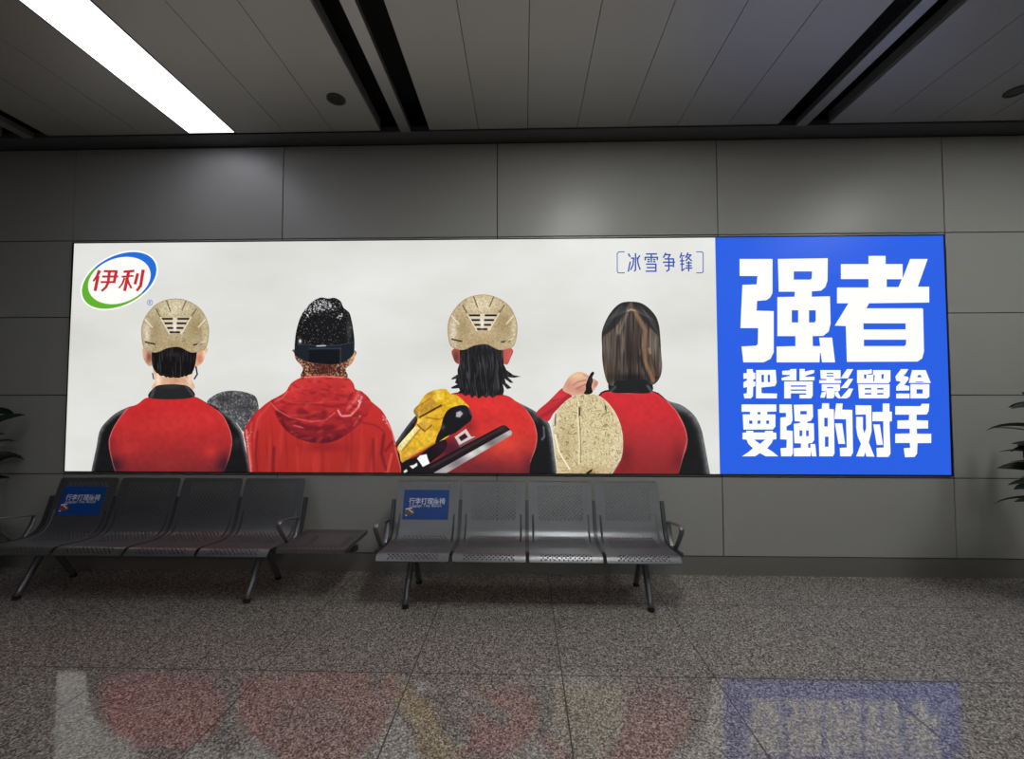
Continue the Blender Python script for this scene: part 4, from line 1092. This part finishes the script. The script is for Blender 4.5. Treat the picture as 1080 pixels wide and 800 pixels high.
# ================================================================== potted plants at both edges
M_LEAF = material('dark_green_leaf', (24, 36, 24), 0.45)
M_STEM = material('plant_stem', (52, 46, 34), 0.7)
M_POT = material('dark_pot', (60, 58, 56), 0.35)
M_SOIL = material('soil', (30, 24, 20), 0.95)
def leaf(m, base, az, el, L, W, droop, roll=0.6):
    n = 9; c = Vector(base)
    pts = []
    for k in range(n + 1):
        t = k / n
        e = el - droop * t * t
        pts.append((c.copy(), t, e))
        c = c + Vector((math.cos(az) * math.cos(e), math.sin(az) * math.cos(e), math.sin(e))) * (L / n)
    side = Vector((-math.sin(az), math.cos(az), 0))
    vs = []; fs = []
    for p, t, e in pts:
        w = W * (math.sin(math.pi * min(1, 0.06 + t * 0.94)) ** 0.8) * (1 - 0.25 * t) + 0.002
        up = Vector((-math.cos(az) * math.sin(e), -math.sin(az) * math.sin(e), math.cos(e)))
        sd = side * math.cos(roll) + up * math.sin(roll); un = up * math.cos(roll) - side * math.sin(roll)
        vs += [p + sd * w + un * w * 0.3, p, p - sd * w + un * w * 0.3]
    for k in range(n):
        a = 3 * k
        fs += [(a, a + 1, a + 4, a + 3), (a + 1, a + 2, a + 5, a + 4)]
    m.add(vs, fs)
def plant(x, y, label, leaves, top):
    root = empty('potted_plant', (x, y, 0)); tag(root, label, 'plant')
    m = MB(); prof = [(0.0, 0.0), (0.13, 0.0), (0.145, 0.02), (0.18, 0.40), (0.192, 0.42), (0.192, 0.45), (0.176, 0.45), (0.17, 0.41)]
    n = 28; vs = [(r * math.cos(2 * math.pi * k / n), r * math.sin(2 * math.pi * k / n), zz) for r, zz in prof for k in range(n)]
    fs = [(i * n + k, i * n + (k + 1) % n, (i + 1) * n + (k + 1) % n, (i + 1) * n + k) for i in range(len(prof) - 1) for k in range(n)]
    m.add(vs, fs); m.build('pot', M_POT, root, smooth=True)
    m = MB(); m.add([(0.172 * math.cos(2 * math.pi * k / n), 0.172 * math.sin(2 * math.pi * k / n), 0.415) for k in range(n)], [tuple(range(n))]); m.build('soil', M_SOIL, root)
    m = MB(); m.tube([(0, 0, 0.40), (0.01, 0, 0.8), (0, 0.01, top)], [0.018, 0.014, 0.008], 8); m.build('stem', M_STEM, root, smooth=True)
    m = MB()
    for k, (z0, az, el, L, W, dr) in enumerate(leaves):
        a = math.radians(az)
        leaf(m, (0.01 * math.cos(a), 0.01 * math.sin(a), z0), a, math.radians(el), L, W * 1.25, math.radians(dr), 0.75 * math.sin(k * 2.3))
    m.build('foliage', M_LEAF, root, smooth=True)
rnd = random.Random(12)
def whorl(n, z0, z1):
    out = []
    for k in range(n):
        out.append((z0 + (z1 - z0) * k / n, rnd.uniform(-180, 180), rnd.uniform(5, 40), rnd.uniform(0.28, 0.42), rnd.uniform(0.032, 0.048), rnd.uniform(20, 70)))
    return out
right_leaves = whorl(30, 0.72, 1.5) + [(1.27, 182, 14, 0.56, 0.034, 18), (1.44, 186, 30, 0.40, 0.034, 10), (1.20, 186, 10, 0.46, 0.024, 16), (1.13, 180, 12, 0.50, 0.040, 22), (1.06, 186, 12, 0.48, 0.046, 22), (1.02, 178, 10, 0.50, 0.044, 22), (0.97, 190, 10, 0.47, 0.040, 26), (0.93, 182, 8, 0.46, 0.040, 26), (0.76, 184, 16, 0.44, 0.036, 30), (1.10, 200, 12, 0.48, 0.045, 24), (1.00, 205, 12, 0.48, 0.045, 24), (0.88, 196, 12, 0.44, 0.04, 24)]
plant(4.05, 3.33, 'dark leafy potted plant at the right edge beside the blue end of the billboard', right_leaves, 1.55)
left_leaves = whorl(22, 0.75, 1.45) + [(1.19, -4, 4, 0.29, 0.03, 4), (1.24, 6, 6, 0.27, 0.03, 4), (1.27, 0, 16, 0.27, 0.028, 10)]
plant(-4.78, 3.62, 'dark leafy potted plant at the left edge behind the end of the bench', left_leaves, 1.5)
